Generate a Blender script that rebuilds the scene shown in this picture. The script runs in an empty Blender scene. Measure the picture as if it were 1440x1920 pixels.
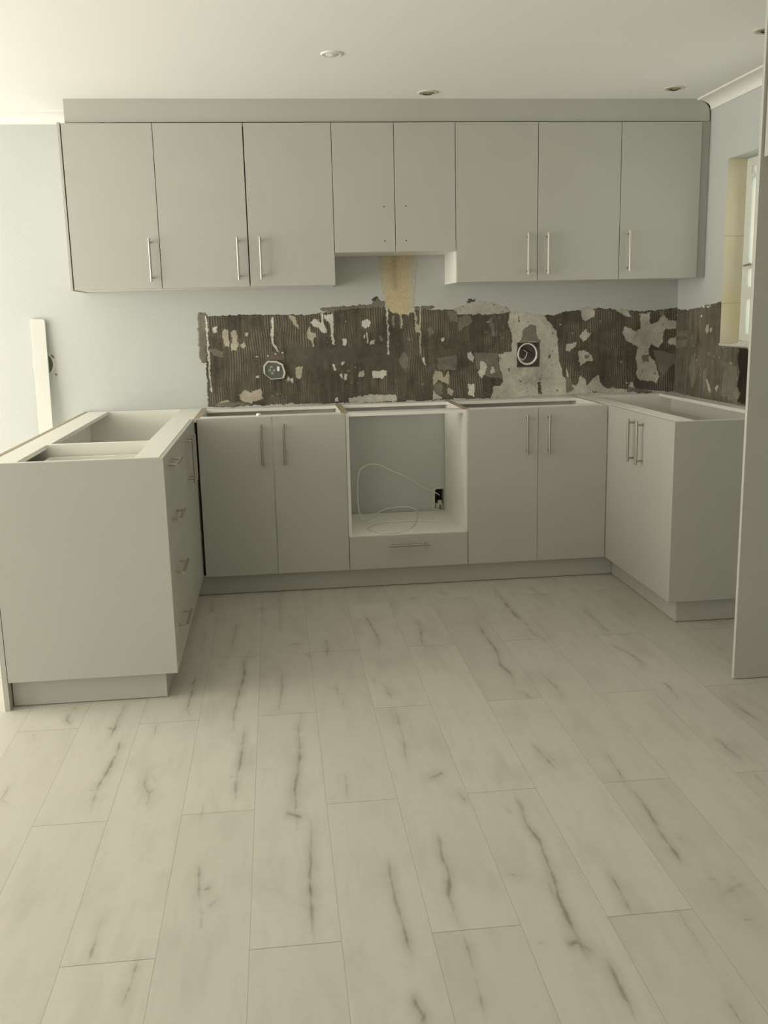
import bpy, bmesh, math, random
import numpy as np
from mathutils import Vector, Matrix, noise
C = bpy.context.scene.collection
SC = bpy.context.scene

# ------------------------------------------------------------------ camera
CAM = (-0.3269, -4.6684, 1.3459); YAW, PITCH, ROLL, FPX = 0.1076, -0.2004, -0.0235, 1811.96
fw = Vector((math.sin(YAW)*math.cos(PITCH), math.cos(YAW)*math.cos(PITCH), math.sin(PITCH)))
rt = Vector((math.cos(YAW), -math.sin(YAW), 0)); up = rt.cross(fw)
r2 = rt*math.cos(ROLL)+up*math.sin(ROLL); u2 = -rt*math.sin(ROLL)+up*math.cos(ROLL)
cd = bpy.data.cameras.new('camera'); cam = bpy.data.objects.new('camera', cd); C.objects.link(cam)
M = Matrix((r2, u2, -fw)).transposed().to_4x4(); M.translation = CAM
cam.matrix_world = M
cd.sensor_fit = 'VERTICAL'; cd.sensor_height = 24.0; cd.lens = 24.0*FPX/1920.0; cd.clip_start = 0.02
SC.camera = cam

# ------------------------------------------------------------------ light and exposure
SC.view_settings.view_transform = 'Standard'; SC.view_settings.look = 'None'
SC.view_settings.gamma = 1.0; SC.view_settings.use_curve_mapping = False
SC.view_settings.exposure = -0.07
SC.cycles.diffuse_bounces = 6; SC.cycles.max_bounces = 10
w = bpy.data.worlds.new('world'); SC.world = w; w.use_nodes = True
w.node_tree.nodes['Background'].inputs['Color'].default_value = (0.96, 0.95, 0.84, 1)
w.node_tree.nodes['Background'].inputs['Strength'].default_value = 1.35
def area(name, loc, target, sx, sy, power, col):
    l = bpy.data.lights.new(name, 'AREA'); l.shape = 'RECTANGLE'; l.size = sx; l.size_y = sy
    l.energy = power; l.color = col
    o = bpy.data.objects.new(name, l); C.objects.link(o); o.location = loc
    o.rotation_euler = (Vector(target)-Vector(loc)).to_track_quat('-Z', 'Y').to_euler()
    return o
DAY = (1.0, 0.95, 0.84)
# daylight entering through the glazed sliding doors on the left and the kitchen window, plus two added fill lamps
area('daylight_left', (-3.9, -1.2, 1.12), (0, -1.2, 1.12), 3.0, 2.0, 136, DAY)
area('fill_rear', (-3.9, -4.6, 1.5), (0, -4.4, 1.3), 1.3, 1.4, 18, DAY)  # fill lamp added at a made-up window in the left wall
area('fill_front', (-2.6, -7.35, 1.5), (-1.4, 0, 1.0), 1.4, 1.4, 20, DAY)  # fill lamp added behind the camera to lift the oven niche
area('daylight_kitchen', (2.08, -0.5, 1.62), (0, -0.5, 1.5), 0.9, 0.8, 2.5, DAY)

# ------------------------------------------------------------------ materials
def lin(r, g, b):
    f = lambda c: ((c/255+0.055)/1.055)**2.4 if c/255 > 0.04045 else c/255/12.92
    return (f(r), f(g), f(b), 1)
def newmat(name):
    m = bpy.data.materials.new(name); m.use_nodes = True
    return m, m.node_tree, m.node_tree.nodes['Principled BSDF']
def N(nt, t, **kw):
    n = nt.nodes.new(t)
    for k, v in kw.items(): setattr(n, k, v)
    return n
def mathn(nt, op, a, b=None, c=None):
    n = nt.nodes.new('ShaderNodeMath'); n.operation = op
    for i, v in enumerate((a, b, c)):
        if v is None: continue
        if isinstance(v, (int, float)): n.inputs[i].default_value = v
        else: nt.links.new(v, n.inputs[i])
    return n.outputs[0]
def mixc(nt, f, a, b):
    n = nt.nodes.new('ShaderNodeMix'); n.data_type = 'RGBA'
    for i, v in ((0, f), (6, a), (7, b)):
        if isinstance(v, (int, float, tuple)): n.inputs[i].default_value = v
        else: nt.links.new(v, n.inputs[i])
    return n.outputs[2]
def surf(name, col, rough=0.5, var=0.04, scale=6.0, bump=0.0, bscale=200.0, metal=0.0, stretch=(1, 1, 1), spec=0.5):
    m, nt, b = newmat(name)
    tc = N(nt, 'ShaderNodeNewGeometry'); mp = N(nt, 'ShaderNodeMapping'); mp.inputs['Scale'].default_value = stretch
    nt.links.new(tc.outputs['Position'], mp.inputs['Vector'])
    n = N(nt, 'ShaderNodeTexNoise'); n.inputs['Scale'].default_value = scale; n.inputs['Detail'].default_value = 4
    nt.links.new(mp.outputs[0], n.inputs['Vector'])
    dark = tuple(c*(1-var) for c in col[:3])+(1,); light = tuple(min(1, c*(1+var)) for c in col[:3])+(1,)
    nt.links.new(mixc(nt, n.outputs['Fac'], dark, light), b.inputs['Base Color'])
    b.inputs['Roughness'].default_value = rough; b.inputs['Metallic'].default_value = metal
    b.inputs['Specular IOR Level'].default_value = spec
    if bump:
        n2 = N(nt, 'ShaderNodeTexNoise'); n2.inputs['Scale'].default_value = bscale; n2.inputs['Detail'].default_value = 3
        nt.links.new(mp.outputs[0], n2.inputs['Vector'])
        bp = N(nt, 'ShaderNodeBump'); bp.inputs['Strength'].default_value = bump; bp.inputs['Distance'].default_value = 0.002
        nt.links.new(n2.outputs['Fac'], bp.inputs['Height']); nt.links.new(bp.outputs[0], b.inputs['Normal'])
    return m
WALL = surf('wall_paint', (0.52, 0.54, 0.522, 1), 0.75, 0.03, 3, 0.25, 90)
CEIL = surf('ceiling_paint', (0.86, 0.86, 0.84, 1), 0.85, 0.02, 2)
CORN = surf('cornice_paint', (0.80, 0.80, 0.76, 1), 0.7, 0.02, 2)
GREY = surf('grey_foil_board', (0.46, 0.46, 0.42, 1), 0.42, 0.035, 5, 0.12, 60, spec=0.35)
WHITE = surf('white_melamine', (0.83, 0.82, 0.76, 1), 0.45, 0.02, 4, spec=0.4)
EDGE = surf('pale_edge_band', (0.50, 0.49, 0.45, 1), 0.6, 0.03, 10, spec=0.2)
CHIP = surf('chipboard_edge', (0.42, 0.33, 0.22, 1), 0.85, 0.25, 120)
STEEL = surf('brushed_steel', (0.43, 0.41, 0.36, 1), 0.38, 0.08, 300, metal=1.0)
DARK = surf('dark_void', (0.03, 0.028, 0.022, 1), 0.9, 0.3, 40)
FRAME = surf('window_frame_white', (0.66, 0.68, 0.63, 1), 0.4, 0.02, 4)
WOODW = surf('white_painted_wood', (0.63, 0.63, 0.59, 1), 0.5, 0.02, 9)
CABLEM = surf('white_cable', (0.76, 0.75, 0.68, 1), 0.35, 0.03, 40)
RUST = surf('tarnished_metal', (0.36, 0.31, 0.20, 1), 0.6, 0.45, 60, metal=0.25)
LAMPW = surf('white_lamp_enamel', (0.78, 0.78, 0.74, 1), 0.35, 0.02, 9)
BROWN = surf('dirty_brown_metal', (0.13, 0.105, 0.08, 1), 0.7, 0.5, 70)
CIRC = surf('grey_green_socket_plate', (0.115, 0.125, 0.10, 1), 0.6, 0.15, 80)
PINK = surf('reddish_grey_wire_box', (0.16, 0.13, 0.12, 1), 0.6, 0.25, 50)
PLAST = surf('old_plaster', (0.60, 0.59, 0.51, 1), 0.9, 0.08, 30, 0.3, 60)

def reveal_mat():
    m, nt, b = newmat('cream_reveal_plaster')
    g = N(nt, 'ShaderNodeNewGeometry'); sx = N(nt, 'ShaderNodeSeparateXYZ'); nt.links.new(g.outputs['Position'], sx.inputs[0])
    n = N(nt, 'ShaderNodeTexNoise'); n.inputs['Scale'].default_value = 5; n.inputs['Detail'].default_value = 5
    nt.links.new(g.outputs['Position'], n.inputs['Vector'])
    r = N(nt, 'ShaderNodeValToRGB'); r.color_ramp.elements[0].position = 0.38; r.color_ramp.elements[1].position = 0.62
    r.color_ramp.elements[0].color = (0.66, 0.60, 0.40, 1); r.color_ramp.elements[1].color = (0.68, 0.63, 0.51, 1)
    nt.links.new(n.outputs['Fac'], r.inputs[0])
    n3 = N(nt, 'ShaderNodeTexNoise'); n3.inputs['Scale'].default_value = 60
    nt.links.new(g.outputs['Position'], n3.inputs['Vector'])
    zz = mathn(nt, 'ADD', sx.outputs[2], mathn(nt, 'MULTIPLY', n3.outputs['Fac'], 0.008))
    d1 = mathn(nt, 'ABSOLUTE', mathn(nt, 'SUBTRACT', zz, 1.372)); d2 = mathn(nt, 'ABSOLUTE', mathn(nt, 'SUBTRACT', zz, 1.694))
    d = mathn(nt, 'MINIMUM', d1, d2); l = mathn(nt, 'LESS_THAN', d, 0.0016)
    nt.links.new(mixc(nt, mathn(nt, 'MULTIPLY', l, 0.6), r.outputs[0], (0.3, 0.26, 0.18, 1)), b.inputs['Base Color'])
    b.inputs['Roughness'].default_value = 0.8
    return m
REVEAL = reveal_mat()

def floor_mat():
    m, nt, b = newmat('pale_laminate_planks')
    g = N(nt, 'ShaderNodeNewGeometry'); sx = N(nt, 'ShaderNodeSeparateXYZ'); nt.links.new(g.outputs['Position'], sx.inputs[0])
    X, Y = sx.outputs[0], sx.outputs[1]
    W, L = 0.2012, 1.268
    u = mathn(nt, 'DIVIDE', mathn(nt, 'ADD', X, 0.0368), W)
    col = mathn(nt, 'FLOOR', u); fx = mathn(nt, 'SUBTRACT', u, col)
    par = mathn(nt, 'FLOORED_MODULO', col, 2.0)
    # even columns joint at y=-1.504, odd ones half a plank away (slightly drifting)
    off = mathn(nt, 'ADD', 1.504, mathn(nt, 'MULTIPLY', par, 0.652))
    v = mathn(nt, 'DIVIDE', mathn(nt, 'ADD', Y, off), L)
    row = mathn(nt, 'FLOOR', v); fy = mathn(nt, 'SUBTRACT', v, row)
    dx = mathn(nt, 'MULTIPLY', mathn(nt, 'MINIMUM', fx, mathn(nt, 'SUBTRACT', 1.0, fx)), W)
    dy = mathn(nt, 'MULTIPLY', mathn(nt, 'MINIMUM', fy, mathn(nt, 'SUBTRACT', 1.0, fy)), L)
    seamx = mathn(nt, 'LESS_THAN', dx, 0.0008); seamy = mathn(nt, 'LESS_THAN', dy, 0.0013)
    seam = mathn(nt, 'MAXIMUM', mathn(nt, 'MULTIPLY', seamx, 0.42), mathn(nt, 'MULTIPLY', seamy, 0.6))
    cm = N(nt, 'ShaderNodeCombineXYZ'); nt.links.new(col, cm.inputs[0]); nt.links.new(row, cm.inputs[1])
    wn = N(nt, 'ShaderNodeTexWhiteNoise'); wn.noise_dimensions = '2D'; nt.links.new(cm.outputs[0], wn.inputs['Vector'])
    # per-plank shifted grain coordinates
    c2 = N(nt, 'ShaderNodeCombineXYZ')
    nt.links.new(mathn(nt, 'ADD', mathn(nt, 'MULTIPLY', X, 1.0), mathn(nt, 'MULTIPLY', wn.outputs[0], 37.0)), c2.inputs[0])
    nt.links.new(mathn(nt, 'MULTIPLY', Y, 0.16), c2.inputs[1])
    gr = N(nt, 'ShaderNodeTexNoise'); gr.inputs['Scale'].default_value = 26; gr.inputs['Detail'].default_value = 7; gr.inputs['Roughness'].default_value = 0.62
    nt.links.new(c2.outputs[0], gr.inputs['Vector'])
    c3 = N(nt, 'ShaderNodeCombineXYZ')
    nt.links.new(mathn(nt, 'ADD', X, mathn(nt, 'MULTIPLY', wn.outputs[0], 11.0)), c3.inputs[0]); nt.links.new(mathn(nt, 'MULTIPLY', Y, 0.35), c3.inputs[1])
    bl = N(nt, 'ShaderNodeTexNoise'); bl.inputs['Scale'].default_value = 7.5; bl.inputs['Detail'].default_value = 3
    nt.links.new(c3.outputs[0], bl.inputs['Vector'])
    c4 = N(nt, 'ShaderNodeCombineXYZ'); nt.links.new(mathn(nt, 'MULTIPLY', X, 0.3), c4.inputs[0]); nt.links.new(Y, c4.inputs[1])
    cr = N(nt, 'ShaderNodeTexNoise'); cr.inputs['Scale'].default_value = 70; cr.inputs['Detail'].default_value = 4
    nt.links.new(c4.outputs[0], cr.inputs['Vector'])
    base = mixc(nt, mathn(nt, 'MULTIPLY', wn.outputs[0], 1.0), (0.52, 0.495, 0.435, 1), (0.57, 0.545, 0.48, 1))
    def ramp(s, a, c):
        r = N(nt, 'ShaderNodeMapRange'); r.inputs[1].default_value = a; r.inputs[2].default_value = c; nt.links.new(s, r.inputs[0]); return r.outputs[0]
    base = mixc(nt, mathn(nt, 'MULTIPLY', ramp(gr.outputs['Fac'], 0.5, 0.75), 0.30), base, (0.36, 0.335, 0.28, 1))
    base = mixc(nt, mathn(nt, 'MULTIPLY', ramp(bl.outputs['Fac'], 0.52, 0.78), 0.42), base, (0.36, 0.335, 0.28, 1))
    base = mixc(nt, mathn(nt, 'MULTIPLY', ramp(cr.outputs['Fac'], 0.5, 0.8), 0.10), base, (0.33, 0.31, 0.26, 1))
    at = N(nt, 'ShaderNodeAttribute'); at.attribute_name = 'crack'
    ha = N(nt, 'ShaderNodeAttribute'); ha.attribute_name = 'halo'
    base = mixc(nt, mathn(nt, 'MULTIPLY', ha.outputs['Fac'], 0.40), base, (0.27, 0.245, 0.19, 1))
    base = mixc(nt, mathn(nt, 'MULTIPLY', at.outputs['Fac'], 0.82), base, (0.20, 0.18, 0.14, 1))
    base = mixc(nt, seam, base, (0.13, 0.115, 0.09, 1))
    nt.links.new(base, b.inputs['Base Color'])
    b.inputs['Roughness'].default_value = 0.48; b.inputs['Specular IOR Level'].default_value = 0.35
    bp = N(nt, 'ShaderNodeBump'); bp.inputs['Strength'].default_value = 0.35; bp.inputs['Distance'].default_value = 0.0012
    h = mathn(nt, 'SUBTRACT', mathn(nt, 'MULTIPLY', cr.outputs['Fac'], 0.25), mathn(nt, 'ADD', seam, mathn(nt, 'MULTIPLY', at.outputs['Fac'], 0.5)))
    nt.links.new(h, bp.inputs['Height']); nt.links.new(bp.outputs[0], b.inputs['Normal'])
    return m
FLOORM = floor_mat()

def patch_mat():
    m, nt, b = newmat('exposed_tile_mortar')
    at = N(nt, 'ShaderNodeAttribute'); at.attribute_name = 'tone'; at.attribute_type = 'GEOMETRY'
    g = N(nt, 'ShaderNodeNewGeometry')
    n = N(nt, 'ShaderNodeTexNoise'); n.inputs['Scale'].default_value = 110; n.inputs['Detail'].default_value = 5
    nt.links.new(g.outputs['Position'], n.inputs['Vector'])
    k = mathn(nt, 'ADD', 0.72, mathn(nt, 'MULTIPLY', n.outputs['Fac'], 0.56))
    vm = N(nt, 'ShaderNodeVectorMath', operation='SCALE'); nt.links.new(at.outputs['Color'], vm.inputs[0]); nt.links.new(k, vm.inputs['Scale'])
    nt.links.new(vm.outputs[0], b.inputs['Base Color']); b.inputs['Roughness'].default_value = 0.92
    b.inputs['Specular IOR Level'].default_value = 0.15
    bp = N(nt, 'ShaderNodeBump'); bp.inputs['Strength'].default_value = 0.6; bp.inputs['Distance'].default_value = 0.002
    nt.links.new(n.outputs['Fac'], bp.inputs['Height']); nt.links.new(bp.outputs[0], b.inputs['Normal'])
    return m
PATCH = patch_mat()
def glass_mat():
    m, nt, b = newmat('window_glass')
    b.inputs['Transmission Weight'].default_value = 1.0; b.inputs['Roughness'].default_value = 0.0; b.inputs['IOR'].default_value = 1.02
    b.inputs['Base Color'].default_value = (0.96, 0.98, 0.95, 1)
    return m
GLASS = glass_mat()

# ------------------------------------------------------------------ helpers
def box(bm, x0, x1, y0, y1, z0, z1, top_mi=None, bevel=0.0):
    vs = [bm.verts.new((x, y, z)) for z in (z0, z1) for y in (y0, y1) for x in (x0, x1)]
    fs = [bm.faces.new([vs[i] for i in f]) for f in ((0, 2, 3, 1), (4, 5, 7, 6), (0, 1, 5, 4), (2, 6, 7, 3), (0, 4, 6, 2), (1, 3, 7, 5))]
    if top_mi is not None: fs[1].material_index = top_mi
    if bevel: bmesh.ops.bevel(bm, geom=list({e for f in fs for e in f.edges}), offset=bevel, segments=1, affect='EDGES')
    return fs
def tube(bm, pts, r, seg=10, caps=True):
    pts = [Vector(p) for p in pts]; rings = []
    prev = None
    for i, p in enumerate(pts):
        t = (pts[min(i+1, len(pts)-1)]-pts[max(i-1, 0)]).normalized()
        if prev is None: a = t.orthogonal().normalized()
        else:
            a = (prev - t*prev.dot(t)).normalized()
        prev = a; bvec = t.cross(a)
        rings.append([bm.verts.new(p+r*(math.cos(2*math.pi*k/seg)*a+math.sin(2*math.pi*k/seg)*bvec)) for k in range(seg)])
    for A, B in zip(rings, rings[1:]):
        for k in range(seg):
            f = bm.faces.new((A[k], A[(k+1) % seg], B[(k+1) % seg], B[k])); f.smooth = True
    if caps:
        for R, rev in ((rings[0], True), (rings[-1], False)):
            V = [bm.verts.new(v.co) for v in R]; bm.faces.new(V[::-1] if rev else V)
def prism(bm, poly, axis, a, b):
    """extrude a 2D outline along an axis; poly gives the two other coordinates in order"""
    def mk(p, v):
        q = list(p); q.insert(axis, v); return bm.verts.new(q)
    A = [mk(p, a) for p in poly]; B = [mk(p, b) for p in poly]
    bm.faces.new(A); bm.faces.new(B[::-1])
    for i in range(len(poly)):
        j = (i+1) % len(poly); bm.faces.new((A[j], A[i], B[i], B[j]))
def root_loc(o):
    v = Vector((0, 0, 0))
    while o: v += o.location; o = o.parent
    return v
def obj(name, bm, mats, parent=None, label=None, origin=None):
    bmesh.ops.recalc_face_normals(bm, faces=bm.faces)
    base = root_loc(parent)
    org = Vector(origin) if origin is not None else base
    bmesh.ops.translate(bm, verts=bm.verts, vec=-org)
    me = bpy.data.meshes.new(name); bm.to_mesh(me); bm.free()
    for m in (mats if isinstance(mats, (list, tuple)) else [mats]): me.materials.append(m)
    o = bpy.data.objects.new(name, me); C.objects.link(o); o.location = org-base
    if parent: o.parent = parent
    if label: o['label'] = label
    return o
def thing(name, label, cat, loc, group=None):
    o = bpy.data.objects.new(name, None); C.objects.link(o); o.location = loc
    o.empty_display_size = 0.05; o['label'] = label; o['category'] = cat
    if group: o['group'] = group
    return o
def tag(o, label, cat, group=None):
    o['label'] = label; o['category'] = cat
    if group: o['group'] = group
    return o
def struct(name, bm, mats, label, cat):
    o = obj(name, bm, mats); o['kind'] = 'structure'; o['label'] = label; o['category'] = cat; return o
def bx(*a, **k):
    bm = bmesh.new(); box(bm, *a, **k); return bm
def handle(parent, c, bar, out, stand=0.030, length=0.2, post=0.165, r=0.006):
    """bar handle: c = centre on the door face, bar = bar direction, out = outward normal"""
    bm = bmesh.new(); c = Vector(c); bar = Vector(bar); out = Vector(out)
    tube(bm, [c+out*stand-bar*length/2, c+out*stand+bar*length/2], r, 12)
    for s in (-1, 1):
        tube(bm, [c+bar*s*post/2+out*0.0002, c+bar*s*post/2+out*stand], r*0.75, 8)
    return obj('handle', bm, STEEL, parent, origin=c)


# ------------------------------------------------------------------ outlines measured on the walls and the floor (metres)
BACK_PATCHES = [(3,[(-0.712,1.379),(-0.676,1.384),(-0.673,1.327),(-0.669,1.281),(-0.681,1.127),(-0.704,1.124),(-0.72,1.151),(-0.72,1.244)]),
(1,[(-0.679,1.388),(-0.667,1.361),(-0.555,1.364),(-0.416,1.365),(-0.339,1.362),(-0.214,1.36),(-0.128,1.358),(-0.073,1.365),(-0.002,1.366),(0.01,1.38),(0.26,1.391),(0.379,1.36),(0.374,0.873),(0.062,0.89),(-0.026,0.888),(-0.329,0.895),(-0.4,0.889),(-0.518,0.898),(-0.691,0.892),(-0.687,1.018),(-0.689,1.123),(-0.682,1.281)]),
(6,[(-0.679,1.38),(-0.671,1.361),(-0.669,1.281),(-0.669,1.204),(-0.667,1.08),(-0.667,0.97),(-0.671,0.97),(-0.679,1.123),(-0.679,1.266)]),
(1,[(0.207,1.391),(0.294,1.374),(0.398,1.36),(0.422,1.369),(0.462,1.37),(0.591,1.367),(0.664,1.365),(0.668,1.342),(0.721,1.342),(0.802,1.345),(0.835,1.336),(0.953,1.351),(0.937,1.296),(0.958,1.24),(0.963,1.137),(0.888,1.127),(0.892,1.067),(0.914,0.985),(0.902,0.957),(0.859,0.955),(0.846,0.889),(0.685,0.894),(0.52,0.887),(0.398,0.891),(0.195,0.898)]),
(2,[(0.656,1.346),(0.644,1.366),(0.68,1.385),(0.753,1.409),(0.851,1.404),(0.933,1.371),(0.965,1.351),(1.13,1.33),(1.172,1.287),(1.223,1.226),(1.232,1.178),(1.224,1.114),(1.242,1.057),(1.293,0.99),(1.319,0.945),(1.387,0.947),(1.388,0.889),(1.101,0.89),(0.842,0.881),(0.846,0.89),(0.859,0.955),(0.902,0.957),(0.914,0.985),(0.892,1.067),(0.888,1.127),(0.963,1.137),(0.958,1.24),(0.937,1.296),(0.953,1.351),(0.835,1.338),(0.769,1.343),(0.721,1.342)]),
(1,[(1.259,1.332),(1.299,1.35),(1.346,1.352),(1.441,1.358),(1.529,1.352),(1.641,1.338),(1.737,1.336),(1.809,1.342),(1.881,1.363),(1.897,1.373),(1.916,0.888),(1.669,0.914),(1.613,0.91),(1.499,0.919),(1.466,0.947),(1.449,0.995),(1.409,0.965),(1.386,0.938),(1.373,0.981),(1.345,0.982),(1.329,0.94),(1.299,0.951),(1.264,1.042)]),
(1,[(1.212,1.321),(1.267,1.335),(1.272,1.031),(1.297,0.953),(1.248,1.0),(1.227,1.078),(1.214,1.17)]),
(1,[(1.139,1.323),(1.213,1.329),(1.262,1.348),(1.379,1.349),(1.386,0.987),(1.336,0.944),(1.302,0.949),(1.288,1.023),(1.242,1.057),(1.224,1.114),(1.233,1.17),(1.223,1.226),(1.172,1.283)]),
(2,[(1.264,1.046),(1.299,0.951),(1.329,0.94),(1.348,0.994),(1.373,0.981),(1.386,0.938),(1.409,0.969),(1.449,0.995),(1.466,0.947),(1.499,0.922),(1.613,0.913),(1.609,0.9),(1.266,0.898)]),
(8,[(-0.26,1.209),(-0.212,1.215),(-0.15,1.19),(-0.056,1.188),(0.024,1.185),(0.103,1.183),(0.263,1.171),(0.294,1.123),(0.261,1.1),(0.165,1.095),(0.021,1.095),(-0.139,1.08),(-0.264,1.103)]),
(8,[(0.202,1.196),(0.315,1.194),(0.337,1.122),(0.295,1.052),(0.199,1.07)]),
(3,[(-0.076,1.39),(0.007,1.399),(0.26,1.399),(0.268,1.391),(0.109,1.385),(0.01,1.378),(-0.002,1.366),(-0.073,1.378)]),
(3,[(0.399,1.388),(0.527,1.392),(0.543,1.38),(0.446,1.37),(0.406,1.367)]),
(6,[(-0.641,1.309),(-0.622,1.309),(-0.62,1.276),(-0.641,1.274)]),
(7,[(-0.59,1.29),(-0.578,1.301),(-0.564,1.286),(-0.566,1.24),(-0.554,1.228),(-0.564,1.201),(-0.583,1.205),(-0.594,1.248)]),
(7,[(-0.551,1.278),(-0.532,1.294),(-0.519,1.285),(-0.521,1.238),(-0.516,1.211),(-0.523,1.184),(-0.548,1.184),(-0.555,1.205),(-0.544,1.224)]),
(7,[(-0.508,1.217),(-0.486,1.221),(-0.477,1.206),(-0.491,1.195),(-0.504,1.201)]),
(6,[(-0.471,1.272),(-0.464,1.272),(-0.465,1.254),(-0.472,1.254)]),
(6,[(-0.333,1.349),(-0.322,1.349),(-0.327,1.28),(-0.333,1.241),(-0.315,1.191),(-0.293,1.163),(-0.301,1.159),(-0.327,1.187),(-0.343,1.238),(-0.343,1.265)]),
(7,[(-0.247,1.359),(-0.215,1.354),(-0.204,1.331),(-0.192,1.286),(-0.209,1.299),(-0.235,1.335)]),
(6,[(-0.13,1.325),(-0.105,1.34),(-0.09,1.324),(-0.09,1.336),(-0.079,1.312),(-0.067,1.316),(-0.075,1.363),(-0.061,1.365),(-0.057,1.312),(-0.048,1.295),(-0.045,1.261),(-0.069,1.267),(-0.092,1.29),(-0.118,1.306)]),
(6,[(-0.058,1.358),(-0.01,1.361),(-0.005,1.318),(-0.01,1.241),(-0.002,1.206),(-0.016,1.204),(-0.022,1.249),(-0.026,1.311),(-0.047,1.335)]),
(7,[(-0.139,1.295),(-0.131,1.297),(-0.128,1.271),(-0.1,1.263),(-0.103,1.243),(-0.121,1.232),(-0.117,1.189),(-0.125,1.191),(-0.133,1.229),(-0.15,1.237),(-0.152,1.256)]),
(6,[(0.039,1.233),(0.058,1.231),(0.056,1.196),(0.048,1.191),(0.037,1.205)]),
(6,[(0.144,1.319),(0.171,1.331),(0.19,1.31),(0.182,1.287),(0.158,1.28),(0.144,1.296)]),
(6,[(0.169,1.256),(0.177,1.252),(0.171,1.201),(0.166,1.201)]),
(6,[(0.184,1.213),(0.212,1.224),(0.209,1.192),(0.187,1.195)]),
(6,[(0.149,1.245),(0.157,1.252),(0.159,1.233),(0.15,1.225)]),
(7,[(0.236,1.239),(0.256,1.226),(0.248,1.211),(0.236,1.219)]),
(6,[(0.272,1.386),(0.282,1.385),(0.287,1.257),(0.282,1.139),(0.277,1.155),(0.281,1.257)]),
(7,[(0.308,1.342),(0.323,1.35),(0.32,1.311),(0.307,1.278)]),
(7,[(0.353,1.349),(0.363,1.349),(0.36,1.277),(0.352,1.279)]),
(6,[(-0.431,1.151),(-0.415,1.15),(-0.415,1.145),(-0.431,1.145)]),
(6,[(-0.432,1.048),(-0.416,1.049),(-0.411,1.035),(-0.425,1.032)]),
(6,[(-0.267,1.045),(-0.255,1.035),(-0.256,1.011),(-0.268,1.019)]),
(6,[(-0.254,1.03),(-0.237,1.032),(-0.235,1.003),(-0.246,1.011)]),
(7,[(-0.218,1.086),(-0.182,1.088),(-0.188,1.034),(-0.204,1.025),(-0.218,1.043)]),
(6,[(-0.021,1.099),(-0.01,1.096),(-0.003,1.06),(-0.016,1.067)]),
(6,[(0.025,1.107),(0.045,1.114),(0.045,1.095),(0.029,1.095)]),
(6,[(0.011,1.048),(0.027,1.052),(0.033,1.018),(0.017,1.028)]),
(6,[(0.039,1.045),(0.055,1.047),(0.056,1.01),(0.04,1.012)]),
(7,[(0.117,1.053),(0.14,1.06),(0.149,1.04),(0.139,1.023),(0.119,1.025)]),
(6,[(0.192,1.055),(0.224,1.052),(0.252,1.059),(0.272,1.052),(0.264,1.033),(0.251,1.013),(0.195,1.017)]),
(7,[(-0.517,0.95),(-0.494,0.977),(-0.46,0.964),(-0.412,0.982),(-0.399,0.922),(-0.454,0.912),(-0.459,0.897),(-0.486,0.913),(-0.515,0.926)]),
(7,[(-0.627,0.918),(-0.587,0.925),(-0.571,0.908),(-0.589,0.893),(-0.616,0.894)]),
(3,[(-0.571,0.908),(-0.517,0.914),(-0.463,0.897),(-0.542,0.887),(-0.659,0.891),(-0.643,0.907)]),
(6,[(-0.009,0.919),(0.003,0.921),(0.006,0.9),(-0.014,0.899)]),
(2,[(0.063,0.914),(0.112,0.922),(0.176,0.926),(0.322,0.923),(0.323,0.887),(0.062,0.887)]),
(2,[(-0.329,0.898),(-0.226,0.889),(-0.106,0.893),(-0.066,0.886),(-0.226,0.877),(-0.329,0.884)]),
(3,[(-0.673,1.196),(-0.642,1.197),(-0.593,1.171),(-0.602,1.148),(-0.644,1.161)]),
(3,[(0.334,1.106),(0.374,1.121),(0.377,1.049),(0.357,1.066)]),
(6,[(0.275,1.386),(0.284,1.385),(0.286,1.288),(0.285,1.139),(0.277,1.147),(0.28,1.273)]),
(3,[(0.314,1.35),(0.322,1.342),(0.312,1.278),(0.306,1.28)]),
(7,[(0.352,1.345),(0.363,1.345),(0.359,1.275),(0.353,1.275)]),
(7,[(0.426,1.363),(0.434,1.363),(0.439,1.3),(0.461,1.28),(0.461,1.253),(0.433,1.261)]),
(7,[(0.456,1.386),(0.464,1.385),(0.46,1.126),(0.452,1.135)]),
(6,[(0.569,1.215),(0.586,1.218),(0.588,1.206),(0.575,1.199)]),
(3,[(0.493,1.275),(0.522,1.283),(0.529,1.251),(0.505,1.224)]),
(3,[(0.603,1.359),(0.656,1.362),(0.662,1.303),(0.623,1.308)]),
(3,[(0.672,1.33),(0.721,1.341),(0.743,1.313),(0.72,1.286),(0.667,1.255),(0.663,1.295)]),
(3,[(0.835,1.314),(0.851,1.322),(0.861,1.274),(0.867,1.219),(0.851,1.219),(0.843,1.251)]),
(6,[(0.719,1.135),(0.736,1.143),(0.746,1.111),(0.744,1.087),(0.723,1.099)]),
(3,[(0.752,1.134),(0.88,1.131),(0.888,1.067),(0.909,0.994),(0.818,1.004),(0.768,1.054),(0.752,1.087)]),
(6,[(0.786,1.086),(0.81,1.091),(0.824,1.06),(0.813,1.021),(0.793,0.995),(0.77,1.03),(0.785,1.046)]),
(6,[(0.844,1.056),(0.861,1.051),(0.867,1.027),(0.847,1.021)]),
(7,[(0.522,1.013),(0.539,1.045),(0.576,1.042),(0.587,1.011),(0.612,1.043),(0.61,0.97),(0.555,0.996),(0.526,0.965)]),
(3,[(0.548,1.116),(0.65,1.129),(0.66,1.105),(0.653,1.049),(0.555,1.048)]),
(3,[(0.53,0.973),(0.571,0.98),(0.574,0.915),(0.545,0.908),(0.521,0.933)]),
(6,[(0.521,0.941),(0.57,0.895),(0.553,0.886),(0.521,0.893)]),
(7,[(0.599,0.947),(0.616,0.95),(0.634,0.929),(0.627,0.907),(0.603,0.918)]),
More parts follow.
